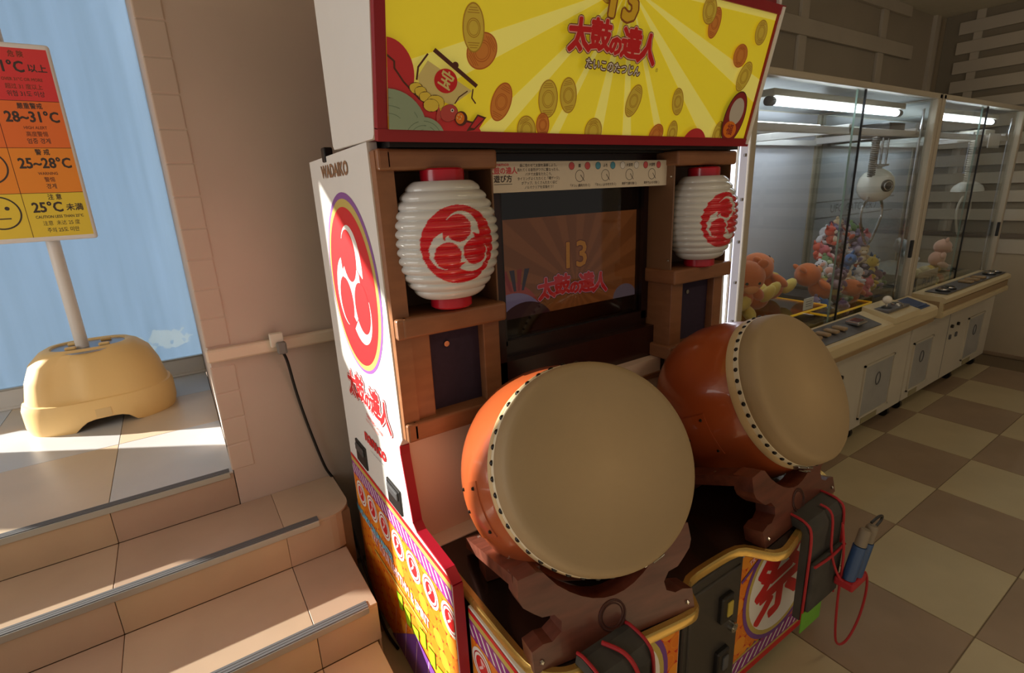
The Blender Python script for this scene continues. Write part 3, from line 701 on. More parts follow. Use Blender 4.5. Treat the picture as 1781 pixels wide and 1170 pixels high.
for z, yl in ((.43, 1), (.235, 0)):
    cs = obj('coin_slot', box(B(), (1.10, .670, z-.045), (1.155, .690, z+.045), .005), M_black, dr)
    obj('slot_plate', box(B(), (1.122, .666, z-.024), (1.146, .672, z+.024), .002), mat('yellow_coin_window', (190, 170, 70), .4) if yl else M_rub, cs)
for x, z in ((1.172, .335), (1.172, .10)): obj('key_lock', cyl(cyl(B(), (x, .686, z), (x, .672, z), .015, n=20), (x, .672, z), (x, .669, z), .008, n=14), M_steel, dr)
obj('front_skirt', box(B(), (.49, .722, .0), (1.745, 1.23, .045)), M_black, cab)

def coin_field(a, w_, h_):
    a.rect(0, 0, w_, h_, P_red); a.up()
    d = .062; j = 0; y = -.01
    while y < h_+d:
        x = (d/2 if j % 2 else 0)
        while x < w_+d:
            a.poly(circ(x, y, d*.54, d*.50, 20), P_orange2 if (j+int(x/d)) % 3 == 0 else P_orange); x += d
        y += d*.86; j += 1
    a.up()
    y = -.01; j = 0
    while y < h_+d:
        x = (d/2 if j % 2 else 0)
        while x < w_+d:
            a.stroke(circ(x, y, d*.36, d*.33, 16), .0016, P_orange2, True); x += d
        y += d*.86; j += 1
    a.up()
def hatch(a, w_, y0, y1, slope=1, off=0):
    a.rect(0, y0, w_, y1, P_purple); a.up(); h = y1-y0; x = -.05
    while x < w_+.05:
        a.poly([(x, y0+h*.12), (x+.010, y0+h*.12), (x+.010+h*.6*slope, y1-h*.12), (x+h*.6*slope, y1-h*.12)], P_pink if off else P_white); x += .034
    a.up()
def front_art(par, x0, x1, mirror):
    W_, H_ = x1-x0, ZT-.03-.045
    a = Art((x0, .6998, .045), (1, 0, 0), (0, 0, 1), clip=(.004, .004, W_-.004, H_-.004))
    coin_field(a, W_, H_)
    a.rect(0, .0, W_, .035, P_red); a.rect(0, .030, W_, .040, P_khaki); hatch(a, W_, .040, .095, 1)
    for k in range(14):   # purple dragonfly-like speckle band above the hatch
        x = .06+k*.04; a.poly([(x, .098), (x+.02, .10+.03*random.random()+.01), (x+.035, .1)], P_violet)
    a.poly([(0, .10), (W_, .13), (W_, .118), (0, .092)], P_khaki)
    cx_, cz_ = W_*.46, .295
    a.up(); a.poly(circ(cx_, cz_, .212), P_violet); a.up(); a.poly(circ(cx_, cz_, .196), P_khaki); a.up(); a.poly(circ(cx_, cz_, .180), P_white); a.up()
    a.text('祭', cx_-.005, cz_, .30, P_red, .009, .12, shear=.15); a.up()
    a.text('WADAIKO', .065, H_-.018, .028, P_sky, .0012, .1); a.text('TRY YOUR RHYTHM', .15, H_-.052, .024, P_pink, .0008, .22)
    a.stroke([(.01, .40), (.12, .455)], .012, P_violet)
    a.build('printed_artwork', par)
front_art(fl, .478, .955, 0); front_art(frp, 1.222, 1.748, 0)
# left side artwork: u runs from rear to front
def flank_art(O, W_, H_, par, k0, name='printed_artwork'):
    a = Art(O, (0, -1, 0), (0, 0, 1), clip=(.003, .003, W_-.003, H_-.003))
    coin_field(a, W_, H_)
    hatch(a, W_, H_-.088, H_-.034, -1, 0)
    a.rect(0, H_-.034, W_, H_-.016, P_khaki); a.rect(0, H_-.016, W_, H_, P_red); a.up()
    u = k0
    while u < W_:
        a.poly(circ(u, H_-.145, .052, .050), P_white); a.layer += 1; a.poly(circ(u, H_-.145, .043, .041), pr('deep_red', (180, 26, 36))); a.layer += 1
        a.poly(circ(u, H_-.145, .039, .037), P_white); a.layer += 1; a.poly(circ(u, H_-.145, .031, .030), P_red); 
        a.layer += 1; a.stroke([(u-.014, H_-.160), (u+.004, H_-.142), (u-.004, H_-.124), (u+.014, H_-.130)], .007, P_pink); a.layer -= 4; u += .122
    a.up(6)
    a.text('TRY YOUR RHYTHM & SPIRIT', W_*.48, H_-.285, .052, P_pink, .0016, -.02, sx=.75)
    a.text('WADAIKO DRUM MASTER', W_*.22, H_-.245, .04, P_sky, .002, 0, sx=.8)
    a.stroke([(W_*.2, H_-.34), (W_*.75, H_-.335)], .008, P_khaki); a.up()
    for k in range(7):
        x = W_*.45+k*.062; z_ = H_-.37-.02*(k % 3)
        a.poly([(x, z_), (x+.05, z_+.012), (x+.045, z_-.05), (x+.01, z_-.06)], P_lime); a.layer += 1
        a.stroke([(x, z_), (x+.05, z_+.012), (x+.045, z_-.05), (x+.01, z_-.06)], .004, pr('lime_line', (120, 170, 20)), True); a.layer -= 1
    a.up(2); a.poly([(W_*.3, 0), (W_*.62, .22), (W_, .16), (W_, 0)], P_violet); a.up()
    for k in range(6): a.stroke([(W_*.35+k*.09, 0), (W_*.42+k*.09, .2)], .003, P_pink)
    a.poly(circ(W_-.0, .17, .085, .12), P_sky); a.up(); a.poly(circ(W_+.01, .16, .05, .075), P_white); a.up(); a.poly(circ(W_+.01, .16, .035, .055), P_purple)
    return a.build(name, par)
flank_art((CL-.0003, 1.828, .014), 1.828-.988, .655, sb, .08)
flank_art((.4668, .983, .048), .266, ZT-.026-.048, fside, .06)
# emblem and lettering of the white side panel
a = Art((CL-.0004, 1.828, 0), (0, -1, 0), (0, 0, 1))
ec = (.318, 1.345); RX, RZ = .236, .268
ring = pr('emblem_purple', (140, 84, 160)); 
def el(k, m, dx=0, dz=0): a.up(); a.poly(circ(ec[0]+dx, ec[1]+dz, RX*k, RZ*k, 64), m)
el(1.0, ring); el(.95, P_khaki, -.002, -.004); el(.88, P_red, -.006, -.008)
tomoe(a, ec[0]-.006, ec[1]-.008, RX*.82, P_red, P_white, R(0), RZ/RX)
a.up(); a.text('WADAIKO', .275, 1.672, .050, pr('bronze', (150, 110, 80)), .0016, 0, sx=1.12)
logo(a, .325, .985, .083, P_red, P_white, pr('logo_red_line', (196, 30, 50)))
a.text('TAIKO NO TATSUJIN', .36, .912, .016, P_red, .0004, -.12); a.text('©NAMCO LTD., ALL RIGHTS RESERVED', .36, .893, .010, P_red, 0, -.1)
a.text('namco', .333, .832, .066, P_red, .0022, 0, sx=1.15)
a.text('©1980 2009 NAMCO BANDAI Games Inc.', .36, .79, .009, P_grey, 0)
a.build('printed_emblem', sb)

# =================================================================== lanterns
def in_tomoe(u, v):
    r = math.hypot(u, v)
    if r > 1: return 0
    hd, hr = .435, .345; white = r < .44
    for k in range(3):
        th = R(95+120*k); hx, hy = hd*math.cos(th), hd*math.sin(th); d = math.hypot(u-hx, v-hy)
        if d < hr: return 1
        t = ((math.atan2(v-hy, u-hx)-(th-R(114))) % (2*math.pi))/R(165)
        if t < 1 and d < hr+.25*(1-t)**1.5+.012 and r < .9: white = True
    return 2 if white else 1
lm = bpy.data.materials.new('lantern_shell'); lm.use_nodes = True; p_ = lm.node_tree.nodes['Principled BSDF']
vc = lm.node_tree.nodes.new('ShaderNodeVertexColor'); vc.layer_name = 'print'; lm.node_tree.links.new(vc.outputs[0], p_.inputs['Base Color'])
p_.inputs['Roughness'].default_value = .14; p_.inputs['Coat Weight'].default_value = .5
M_cap = mat('red_lantern_cap', (186, 26, 44), .25, coat=.3)
def lantern(cx, cy, cz, face, label, sx=.142):
    t = thing('paper_style_lantern', label, 'lantern', (cx, cy, cz), 'ribbed lanterns beside the screen')
    NA, NH, hh = 300, 230, .146
    vs, cols = [], []
    fx = math.cos(face); fy = math.sin(face)
    for j in range(NH+1):
        q = -1+2*j/NH; z = hh*q
        rr = sx*(1-abs(q)**2.6*.42)
        rib = abs(math.sin((j/NH)*math.pi*13)); rr *= .940+.065*rib**.7
        for i in range(NA):
            th = 2*math.pi*i/NA; x, y = rr*math.cos(th), rr*math.sin(th)*.82
            vs.append((x, y, z))
            if x*fx+y*fy > 0:
                u = -x*fy+y*fx; cc = in_tomoe(u/.095, (z+.006)/.095)
            else: cc = 0
            cols += [*(lin((206, 24, 40)) if cc == 1 else lin((212, 212, 210))), 1]
    fs = [(j*NA+i, j*NA+(i+1) % NA, (j+1)*NA+(i+1) % NA, (j+1)*NA+i) for j in range(NH) for i in range(NA)]
    me = bpy.data.meshes.new('shell'); me.from_pydata(vs, [], fs); ca = me.color_attributes.new('print', 'FLOAT_COLOR', 'POINT'); ca.data.foreach_set('color', cols)
    me.materials.append(lm); me.polygons.foreach_set('use_smooth', [True]*len(fs))
    o = bpy.data.objects.new('shell', me); C.objects.link(o); o.parent = t; o['label'] = 'ribbed white shell with red swirl emblem'
    for s_, n_ in ((1, 'top_cap'), (-1, 'bottom_cap')):
        obj(n_, lathe(B(), [(0, hh*.96), (.056, hh*.96), (.056, hh+.026), (.052, hh+.030), (0, hh+.030)], (cx, cy, cz), (0, 0, s_), 32), M_cap, t, smooth=True)
    obj('hanger', cyl(B(), (cx, cy+.03, cz-hh-.03), (cx, cy+.03, cz-hh-.042), .035, n=18), M_black, t)
    return t
lantern(.606, 1.226, 1.482, R(-99), 'white ribbed lantern with red swirl emblem left of the game screen')
lantern(1.650, 1.226, 1.472, R(-96), 'white ribbed lantern with red swirl emblem right of the game screen')

# =================================================================== drums
skin = bpy.data.materials.new('drum_skin'); skin.use_nodes = True; nt = skin.node_tree; p_ = nt.nodes['Principled BSDF']
tc = nt.nodes.new('ShaderNodeTexCoord'); nz = nt.nodes.new('ShaderNodeTexNoise'); nz.inputs['Scale'].default_value = 5; nz.inputs['Detail'].default_value = 4
rp = nt.nodes.new('ShaderNodeValToRGB'); rp.color_ramp.elements[0].color = (*lin((164, 140, 102)), 1); rp.color_ramp.elements[1].color = (*lin((182, 156, 118)), 1)
nt.links.new(tc.outputs['Object'], nz.inputs['Vector']); nt.links.new(nz.outputs[0], rp.inputs[0]); sxk = nt.nodes.new('ShaderNodeVectorMath'); sxk.operation = 'LENGTH'; nt.links.new(tc.outputs['Object'], sxk.inputs[0])
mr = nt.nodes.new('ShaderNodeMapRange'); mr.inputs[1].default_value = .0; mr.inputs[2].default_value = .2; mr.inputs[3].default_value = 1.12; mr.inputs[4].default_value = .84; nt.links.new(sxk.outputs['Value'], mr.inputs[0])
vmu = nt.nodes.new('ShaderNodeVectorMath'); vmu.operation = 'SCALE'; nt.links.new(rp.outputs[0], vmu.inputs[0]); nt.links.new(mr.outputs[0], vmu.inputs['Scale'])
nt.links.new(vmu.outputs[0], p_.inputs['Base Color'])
n3 = nt.nodes.new('ShaderNodeTexNoise'); n3.inputs['Scale'].default_value = 400; bp = nt.nodes.new('ShaderNodeBump'); bp.inputs['Strength'].default_value = .12; bp.inputs['Distance'].default_value = .001
nt.links.new(tc.outputs['Object'], n3.inputs['Vector']); nt.links.new(n3.outputs[0], bp.inputs['Height']); nt.links.new(bp.outputs[0], p_.inputs['Normal']); p_.inputs['Roughness'].default_value = .62
M_skinb = mat('skin_band', (208, 182, 138), .55, noise=.05, nscale=12)
def drum(c, az, el, label, buckle, patch):
    c = Vector(c); n = Vector((math.cos(el)*math.sin(az), -math.cos(el)*math.cos(az), math.sin(el)))
    t = thing('taiko_drum', label, 'drum', c, 'barrel drums on wooden cradles')
    u, v, _ = frame(n)     # u sideways, v up the head
    r = .235
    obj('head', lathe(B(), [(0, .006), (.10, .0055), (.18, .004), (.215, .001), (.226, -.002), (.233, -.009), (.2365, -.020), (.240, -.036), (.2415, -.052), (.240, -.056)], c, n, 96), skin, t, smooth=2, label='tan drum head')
    obj('cream_strip', lathe(B(), [(.2405, -.052), (.2425, -.054), (.2430, -.070), (.2405, -.072)], c, n, 96), M_strip, t, smooth=True)
    obj('skin_edge', lathe(B(), [(.238, -.068), (.244, -.071), (.247, -.084), (.246, -.094), (.241, -.098), (.230, -.099)], c, n, 96), M_skinb, t, smooth=True)
    prof = [(.228, -.080), (.239, -.096), (.252, -.135), (.264, -.175), (.272, -.22), (.275, -.262), (.270, -.305), (.254, -.355), (.235, -.39), (.212, -.42), (.19, -.43), (0, -.43)]
    br = lambda a_: next((p0[0]+(p1[0]-p0[0])*(-a_+p0[1])/(p0[1]-p1[1]) for p0, p1 in zip(prof[1:], prof[2:]) if p1[1] <= a_ <= p0[1]), .25)
    bo = obj('barrel', lathe(B(), prof, c, n, 96), M_barrel, t, smooth=2, label='glossy orange brown barrel')
    # tacks
    tk = None
    for k in range(44):
        a_ = 2*math.pi*(k+.5)/44
        if abs((a_-buckle+math.pi) % (2*math.pi)-math.pi) < .16: continue
        d = u*math.cos(a_)+v*math.sin(a_)
        if tk is None:
            b_ = B(); lathe(b_, [(.0068, 0), (.0058, .003), (.003, .0048), (0, .0052)], (0, 0, 0), (0, 0, 1), 10); tk = bpy.data.meshes.new('tack'); b_.to_mesh(tk); b_.free(); tk.materials.append(M_tack)
            for p in tk.polygons: p.use_smooth = True
        o = bpy.data.objects.new('tack', tk); C.objects.link(o); o.parent = t
        o.matrix_local = Matrix.Translation(d*.2427-n*.062) @ d.to_track_quat('Z', 'Y').to_matrix().to_4x4()
    # draw latch
    d = u*math.cos(buckle)+v*math.sin(buckle); tg = n.cross(d); cc = c+d*.244-n*.062
    Mb = Matrix((( tg.x, n.x, d.x, cc.x), (tg.y, n.y, d.y, cc.y), (tg.z, n.z, d.z, cc.z), (0, 0, 0, 1)))
    bl_ = obj('draw_latch', box(box(B(), (-.034, -.010, -.002), (.006, .010, .005), .002), (.010, -.011, -.002), (.036, .011, .004), .002), M_steel, t, mtx=Mb)
    obj('latch_loop', tube(B(), [Mb @ Vector(q) for q in ((-.01, -.007, .009), (.02, -.008, .011), (.026, 0, .011), (.02, .008, .011), (-.01, .007, .009))], .0018, 6), M_steel, bl_)
    # curved access plate with three screws
    bm = B(); a0, a1, h0, h1 = patch; rows_ = []
    for i in range(9):
        a_ = a0+(a1-a0)*i/8; row_ = []
        for j in range(7):
            hh = h0+(h1-h0)*(j/6)*(1 if i > 1 else .8+.1*i); dd = u*math.cos(a_)+v*math.sin(a_); row_.append(bm.verts.new(c+dd*(br(-hh)+.0028)-n*hh))
        rows_.append(row_)
    for p, q in zip(rows_, rows_[1:]):
        for i in range(6): bm.faces.new((p[i], p[i+1], q[i+1], q[i]))
    g = bmesh.ops.extrude_face_region(bm, geom=bm.faces[:]); 
    for e in g['geom']:
        if isinstance(e, bmesh.types.BMVert):
            ax = (e.co-c).dot(n); rad = (e.co-c)-n*ax; e.co -= rad.normalized()*.004
    ap = obj('access_plate', bm, M_barrel, t, smooth=True)
    for (fa, fh) in ((.12, .15), (.88, .12), (.5, .86), (.12, .86)):
        a_ = a0+(a1-a0)*fa; hh = h0+(h1-h0)*fh; dd = u*math.cos(a_)+v*math.sin(a_)
        obj('plate_screw', ball(B(), c+dd*(br(-hh)+.003)-n*hh, .0055, sub=1), M_tack, ap)
    return t
drum((.713, .743, 1.008), R(-14.5), R(30.4), 'left barrel drum with tan head, the nearer of the two', R(-68), (R(176), R(206), .16, .26))
drum((1.552, .739, .986), R(3.0), R(29.6), 'right barrel drum with tan head, further from the steps', R(-112), (R(176), R(206), .19, .29))

# ---- cradles
def cradle(cx, cy, az, w_, label, zk=0):
    t = thing('drum_cradle', label, 'drum stand', (cx, cy, ZT), 'wooden drum cradles on the tray')
    U = Vector((math.cos(az), math.sin(az), 0)); F = Vector((math.sin(az), -math.cos(az), 0)); tl = R(14)
    V = Vector((0, 0, 1))*math.cos(tl)-F*math.sin(tl); W = -(F*math.cos(tl)+Vector((0, 0, 1))*math.sin(tl))*-1
    O = Vector((cx, cy, ZT+.001)); h = w_/2
    L = [(-h, 0), (-h, .058), (-h+.030, .058)]
    L += [(-h+.058+.030*math.cos(R(q)), .088+.030*math.sin(R(q))) for q in range(-90, 91, 30)] + [(-h+.022, .120), (-h+.018, .135), (-h-.004, .150), (-h-.012, .168), (-h-.012, .200), (-h+.006, .218), (-h+.040, .222)]
    L = [(-h, 0), (-h, .050), (-h+.028, .058), (-h+.050, .056), (-h+.074, .070), (-h+.078, .092), (-h+.062, .112), (-h+.034, .116), (-h+.016, .130), (-h-.006, .150), (-h-.014, .170), (-h-.010, .212), (-h+.036, .216)]
    arc = [(-.165+.33*k/12, .210-.105*math.cos((-1+2*k/12)*math.pi/2)**.8) for k in range(13)]
    Rr = [(-x, y) for x, y in L[::-1]]
    pts = L+arc+Rr
    for k, (d0, nm) in enumerate(((0, 'front_board'), (.30, 'rear_board'))):
        P = pts if k == 0 else [(-h, 0), (h, 0), (h, .05), (h-.05, .05), (h-.10, .018), (-h+.10, .018), (-h+.05, .05), (-h, .05)]
        OO = O-F*d0; bm = prism(B(), P, OO, U, V, -W, .058); bevel_all(bm, .003, 2)
        fb = obj(nm, bm, M_wood, t)
        if k == 0:
            ringp = [O+U*(-.012+.034*math.cos(q))+V*(.062+.034*math.sin(q))+W*.0005 for q in [R(15*i) for i in range(25)]]
            obj('carved_ring', tube(B(), ringp, .0028, 6, False), mat('dark_carving', (70, 34, 26), .5), fb)
            obj('carved_ring', tube(B(), [O+U*(-.012+.027*math.cos(q))+V*(.062+.027*math.sin(q))+W*.0005 for q in [R(15*i) for i in range(25)]], .0016, 6, False), mat('dark_carving', (70, 34, 26), .5), fb)
            for s_ in (-1, 1):
                for q in ((h-.02, .022),): obj('bolt', ball(B(), O+U*(s_*q[0])+V*q[1]+W*.001, .006, sub=1), M_steel, fb)
    for s_, nm in ((-1, 'side_rail'), (1, 'side_rail')):
        a_, b_ = s_*(h-.055), s_*(h+.012)
        lo, hi = min(a_, b_), max(a_, b_)
        p0 = O+V*.212; p1 = O-F*.44+Vector((0, 0, .045))
        bm = B(); vs = [bm.verts.new(q) for q in (p0+U*lo-W*.03, p0+U*hi-W*.03, p1+U*hi, p1+U*lo, p0+U*lo-V*.03-W*.03, p0+U*hi-V*.03-W*.03, p1+U*hi-Vector((0, 0, .035)), p1+U*lo-Vector((0, 0, .035)))]
        for f in ((0, 1, 2, 3), (7, 6, 5, 4), (0, 4, 5, 1), (1, 5, 6, 2), (2, 6, 7, 3), (3, 7, 4, 0)): bm.faces.new([vs[i] for i in f])
        rl = obj(nm, bevel_all(bm, .002, 1), M_wood, t)
        for q in (.03, .33, .62, .93): obj('bolt', ball(B(), p0.lerp(p1, q)+U*((lo+hi)/2)+Vector((0, 0, .001)), .0065, (1, 1, .6), sub=1), M_steel, rl)
    return t
cradle(.690, .664, R(-11), .43, 'red brown wooden cradle holding the left drum')
cradle(1.452, .652, R(3), .44, 'red brown wooden cradle holding the right drum')
# =================================================================== stick holders on the tray rim
M_bag, M_pipe = mat('dark_grey_canvas', (62, 60, 56), .75, noise=.25, nscale=14), mat('red_piping', (170, 28, 36), .6)
M_blue = mat('blue_tube', (44, 76, 120), .4); M_stick = mat('grey_stick', (128, 116, 98), .55)
def holder(x0, yr, label, w_=.15, right=False):
    t = thing('stick_holder', label, 'stick holder', (x0+w_/2, yr, ZT+.005), 'stick holders on the tray rim')
    pts = [(yr+.035, ZT+.004), (yr+.030, ZT+.030), (yr+.01, ZT+.036), (yr-.035, ZT+.030), (yr-.052, ZT+.0), (yr-.055, .30), (yr-.034, .30), (yr-.030, ZT-.01), (yr-.026, ZT+.006)]
    bm = prism(B(), pts, (x0, 0, 0), (0, 1, 0), (0, 0, 1), (1, 0, 0), w_); obj('canvas_body', bevel_all(bm, .006, 2), M_bag, t)
    for x in (x0+.004, x0+w_-.004): obj('red_piping', tube(B(), [(x, yr+.032, ZT+.032), (x, yr+.01, ZT+.038), (x, yr-.036, ZT+.032), (x, yr-.056, ZT-.004), (x, yr-.059, .45), (x, yr-.059, .305)], .004, 8), M_pipe, t)
    obj('mesh_pocket', box(B(), (x0+.012, yr-.072, .33), (x0+w_-.012, yr-.056, .50), .006), M_bag, t)
    obj('pocket_trim', tube(B(), [(x0+.01, yr-.074, .50), (x0+w_*.5, yr-.077, .497), (x0+w_-.01, yr-.074, .50)], .004, 8), M_pipe, t)
    return t
hl = holder(.565, .640, 'dark grey canvas stick holder with red piping hanging below the left drum')
obj('red_cord', tube(B(), [(.625, .655, .640), (.645, .61, .640), (.658, .585, .61), (.665, .575, .56), (.67, .565, .50)], .005, 8), M_pipe, hl)
for k in range(2): 
    st = thing('drum_stick', ('shorter' if k else 'taller')+' grey drum stick end poking out of the left stick holder', 'drum stick', (.632+.04*k, .545, .42))
    obj('stick_grip', lathe(B(), [(0, 0), (.015, 0), (.015, .16), (.012, .17), (0, .172)], (.632+.04*k, .545, .42), (.1*k, 0, 1), 18), M_stick, st, smooth=True)
hr_ = holder(1.385, .650, 'dark grey canvas stick holder with red piping hanging below the right drum', .20)
obj('green_card', box(B(), (1.385, .587, .255), (1.50, .591, .33), .001, 1), mat('green_card', (104, 170, 48), .5), hr_, label='green card in the pocket')
th = thing('blue_stick_tubes', 'pair of blue tubes clipped outside the right stick holder', 'tube holder', (1.57, .55, .45))
for k in range(2):
    p = Vector((1.555+.036*k, .545-.004*k, .400)); ax = Vector((.24, -.06, 1)).normalized()
    obj('blue_tube', cyl(B(), p, p+ax*.115, .019, n=20), M_blue, th, smooth=True)
    st = thing('drum_stick', ('outer' if k else 'inner')+' grey drum stick standing in a blue tube below the right drum', 'drum stick', p+ax*.116)
    obj('stick_grip', lathe(B(), [(0, .117), (.0165, .117), (.0165, .165), (.012, .172), (0, .173)], p, ax, 18), M_stick, st, smooth=True)
obj('base_strap', box(B(), (1.53, .52, .375), (1.62, .575, .402), .005), M_pipe, th)
cd = obj('red_cord_loop', tube(B(), [(1.50, .63, .642), (1.505, .595, .62), (1.50, .580, .50), (1.52, .552, .41), (1.60, .55, .385), (1.68, .545, .36), (1.715, .545, .27), (1.70, .548, .16), (1.64, .552, .10), (1.57, .556, .14), (1.545, .56, .30), (1.54, .562, .48), (1.52, .57, .60)], .0038, 8), M_pipe, smooth=True)
tag(cd, 'thin red cord looped down from the right stick holder', 'cord')
cd = obj('wrist_strap', tube(B(), [(1.628, .535, .575), (1.66, .53, .585), (1.69, .53, .575), (1.68, .53, .56), (1.64, .533, .545)], .004, 8), M_black, smooth=True)
tag(cd, 'black wrist strap at the end of the outer drum stick', 'strap')

# =================================================================== crane games
M_cg = mat('claw_control_cream', (200, 182, 142), .4); M_cgd = mat('claw_trim_brown', (150, 124, 88), .5); M_pan = mat('control_plate_grey', (92, 90, 90), .35, noise=.15, nscale=20)
M_post = mat('cabinet_post', (190, 180, 160), .35, .2); M_chr = mat('chrome', (200, 200, 200), .12, 1)
M_back = mat('claw_back_panel', (222, 222, 230), .5); M_tube = mat('fluorescent_tube', (226, 248, 244), .4, emit=13.0, emc=(226, 238, 250))
M_acr = glassmat('yellow_acrylic', (246, 214, 60), .2); M_acre = mat('yellow_acrylic_edge', (246, 190, 30), .3, emit=.25)
M_frost = mat('frosted_door', (168, 168, 164), .35, noise=.08, nscale=9)
def crane(x0, x1, label, two):
    t = thing('crane_game', label, 'crane game', ((x0+x1)/2, 1.65, 0), 'crane games along the rear wall')
    YF, YG, YB, ZB, ZTp = 1.26, 1.325, 2.03, .615, 2.035
    lb = obj('lower_body', box(B(), (x0, YF, .095), (x1, YB, ZB), .006), M_whitep, t, label='white lower cabinet')
    obj('body_ledge', box(B(), (x0, YF+.02, ZB), (x1, YB, .665), .004), mat('ledge_brown', (130, 112, 88), .4), t)
    mid = (x0+x1)/2
    def door(xa, xb, za, zb):
        d = obj('prize_door', box(B(), (xa, YF-.006, za), (xb, YF+.004, zb), .004, 2), M_frost, t, label='translucent prize door')
        obj('door_rim', box(box(box(box(B(), (xa-.012, YF-.010, za-.012), (xa, YF, zb+.012)), (xb, YF-.010, za-.012), (xb+.012, YF, zb+.012)), (xa-.012, YF-.010, zb), (xb+.012, YF, zb+.012)), (xa-.012, YF-.010, za-.012), (xb+.012, YF, za)), M_whitep, d)
        obj('door_ring', tube(B(), [((xa+xb)/2+.03*math.cos(R(20*k)), YF-.008, (za+zb)/2+.05+.04*math.sin(R(20*k))) for k in range(19)], .003, 6, False), M_rub, d)
    doors = ((x0+.22, x0+.55), (x1-.62, x1-.24)) if not two else ((x0+.06, x0+.36), (x1-.55, x1-.22))
    for xa, xb in doors: door(xa, xb, .165, .49)
    for xa, xb in doors: obj('vent_label', box(B(), (xa+.05, YF-.004, .105), (xb-.12, YF, .145), .001, 1), mat('khaki_label', (156, 146, 108), .5), lb)
    for xa in (mid-.10, mid+.02):
        obj('lock', cyl(B(), (xa, YF, .50), (xa, YF-.014, .50), .013, n=12), M_black, lb)
        obj('coin_return', box(B(), (xa-.012, YF-.010, .40), (xa+.014, YF, .435), .003), M_rub, lb)
    obj('door_seam', box(B(), (mid-.16, YF-.0015, .11), (mid-.157, YF, .60)), M_rub, lb)
    for x in (x0+.10, x1-.08, x1-.6):
        c = obj('caster', cyl(B(), (x-.014, YF+.06, .036), (x+.014, YF+.06, .036), .035, n=18), M_black, t, smooth=True)
        obj('caster_fork', box(B(), (x-.022, YF+.035, .055), (x+.022, YF+.085, .097), .003), M_steel, c)
    # control deck
    bm = B(); xa, xb = x0+.05, x1-.05
    if two: xa, xb = x0+.04, x1-.30
    yf = 1.13
    prof = [(YG-.005, .665), (YG-.005, .825), (YG-.03, .838), (yf+.01, .795), (yf, .78), (yf, .735), (yf+.02, .70), (YF-.01, .665)] if not two else [(YG-.005, .665), (YG-.005, .835), (yf+.02, .83), (yf, .82), (yf, .795), (yf+.012, .79), (yf+.012, .735), (yf, .73), (yf, .705), (yf+.01, .695), (YG-.03, .69)]
    cdk = obj('control_deck', bevel_all(prism(B(), prof, (xa, 0, 0), (0, 1, 0), (0, 0, 1), (1, 0, 0), xb-xa), .004, 2), M_cg, t, label='cream control deck')
    obj('deck_band', box(B(), (xa+.02, yf+.006, .70 if not two else .742), (xb-.02, yf+.03, .735 if not two else .785), .002), M_cgd, cdk)
    def top(x, y): # height on the sloped deck
        return .838+(.795-.838)*(YG-.03-y)/(YG-.03-yf-.01) if not two else .8345
    def plate(xp, xq, nm='control_plate', m=M_pan):
        ya, yb = yf+.028, YG-.045; b_ = B()
        vs = [b_.verts.new(q) for q in ((xp, ya, top(0, ya)+.0005), (xq, ya, top(0, ya)+.0005), (xq, yb, top(0, yb)+.0005), (xp, yb, top(0, yb)+.0005), (xp, ya, top(0, ya)+.005), (xq, ya, top(0, ya)+.005), (xq, yb, top(0, yb)+.005), (xp, yb, top(0, yb)+.005))]
        for f in ((3, 2, 1, 0), (4, 5, 6, 7), (0, 1, 5, 4), (1, 2, 6, 5), (2, 3, 7, 6), (3, 0, 4, 7)): b_.faces.new([vs[i] for i in f])
        return obj(nm, b_, m, cdk)
    if not two:
        plate(x0+.35, x0+1.12); 
        obj('joystick_pod', bevel_all(prism(B(), [(YG-.02, .82), (YG-.02, .862), (yf+.005, .822), (yf-.004, .79), (YG-.06, .79)], (x0+1.22, 0, 0), (0, 1, 0), (0, 0, 1), (1, 0, 0), .34), .005, 2), M_cg, cdk)
        obj('pod_plate', box(B(), (x0+1.25, yf+.05, .836), (x0+1.53, YG-.06, .851), .002), M_pan, cdk)
        obj('blue_plate', plate(x0+1.60, x0+1.78, 'end_plate', mat('blue_control_plate', (58, 78, 116), .35)).data and box(B(), (x0+1.62, yf+.04, .812), (x0+1.76, yf+.06, .818)), mat('blue_control_plate', (58, 78, 116), .35), cdk)
        js = obj('joystick', tube(B(), [(x0+1.33, 1.225, .845), (x0+1.33, 1.225, .885)], .006, 10), M_steel, cdk)
        obj('joystick_ball', ball(B(), (x0+1.33, 1.225, .898), .024, sub=3), mat('ivory_ball', (224, 214, 196), .2), js, smooth=True)
        obj('joystick_collar', cyl(B(), (x0+1.33, 1.225, .846), (x0+1.33, 1.225, .854), .027, n=20), M_black, js)
        obj('push_button', cyl(cyl(B(), (x0+1.44, 1.215, .85), (x0+1.44, 1.215, .858), .036, n=24), (x0+1.44, 1.215, .858), (x0+1.44, 1.215, .866), .026, n=24), M_chr, cdk)
        for k in range(5): obj('coin_chute', box(B(), (x0+.42+.085*k, yf+.055, .822), (x0+.46+.085*k, YG-.07, .840), .008), M_cgd, cdk)
        obj('coin_window', box(B(), (x0+.90, yf+.05, .826), (x0+1.0, YG-.075, .846), .006), M_chr, cdk)
        obj('window_pane', box(B(), (x0+.915, yf+.062, .842), (x0+.985, YG-.09, .848), .003), mat('dark_red_window', (90, 40, 44), .2), cdk)
    else:
        plate(xa+.10, xb-.02)
        for x in (xa+.17, xa+.27, xb-.22, xb-.10):
            pb = obj('push_button', cyl(B(), (x, 1.205, .839), (x, 1.205, .850), .040, n=24), M_black, cdk)
            obj('button_cap', cyl(B(), (x, 1.205, .850), (x, 1.205, .858), .030, n=24), M_chr, pb)
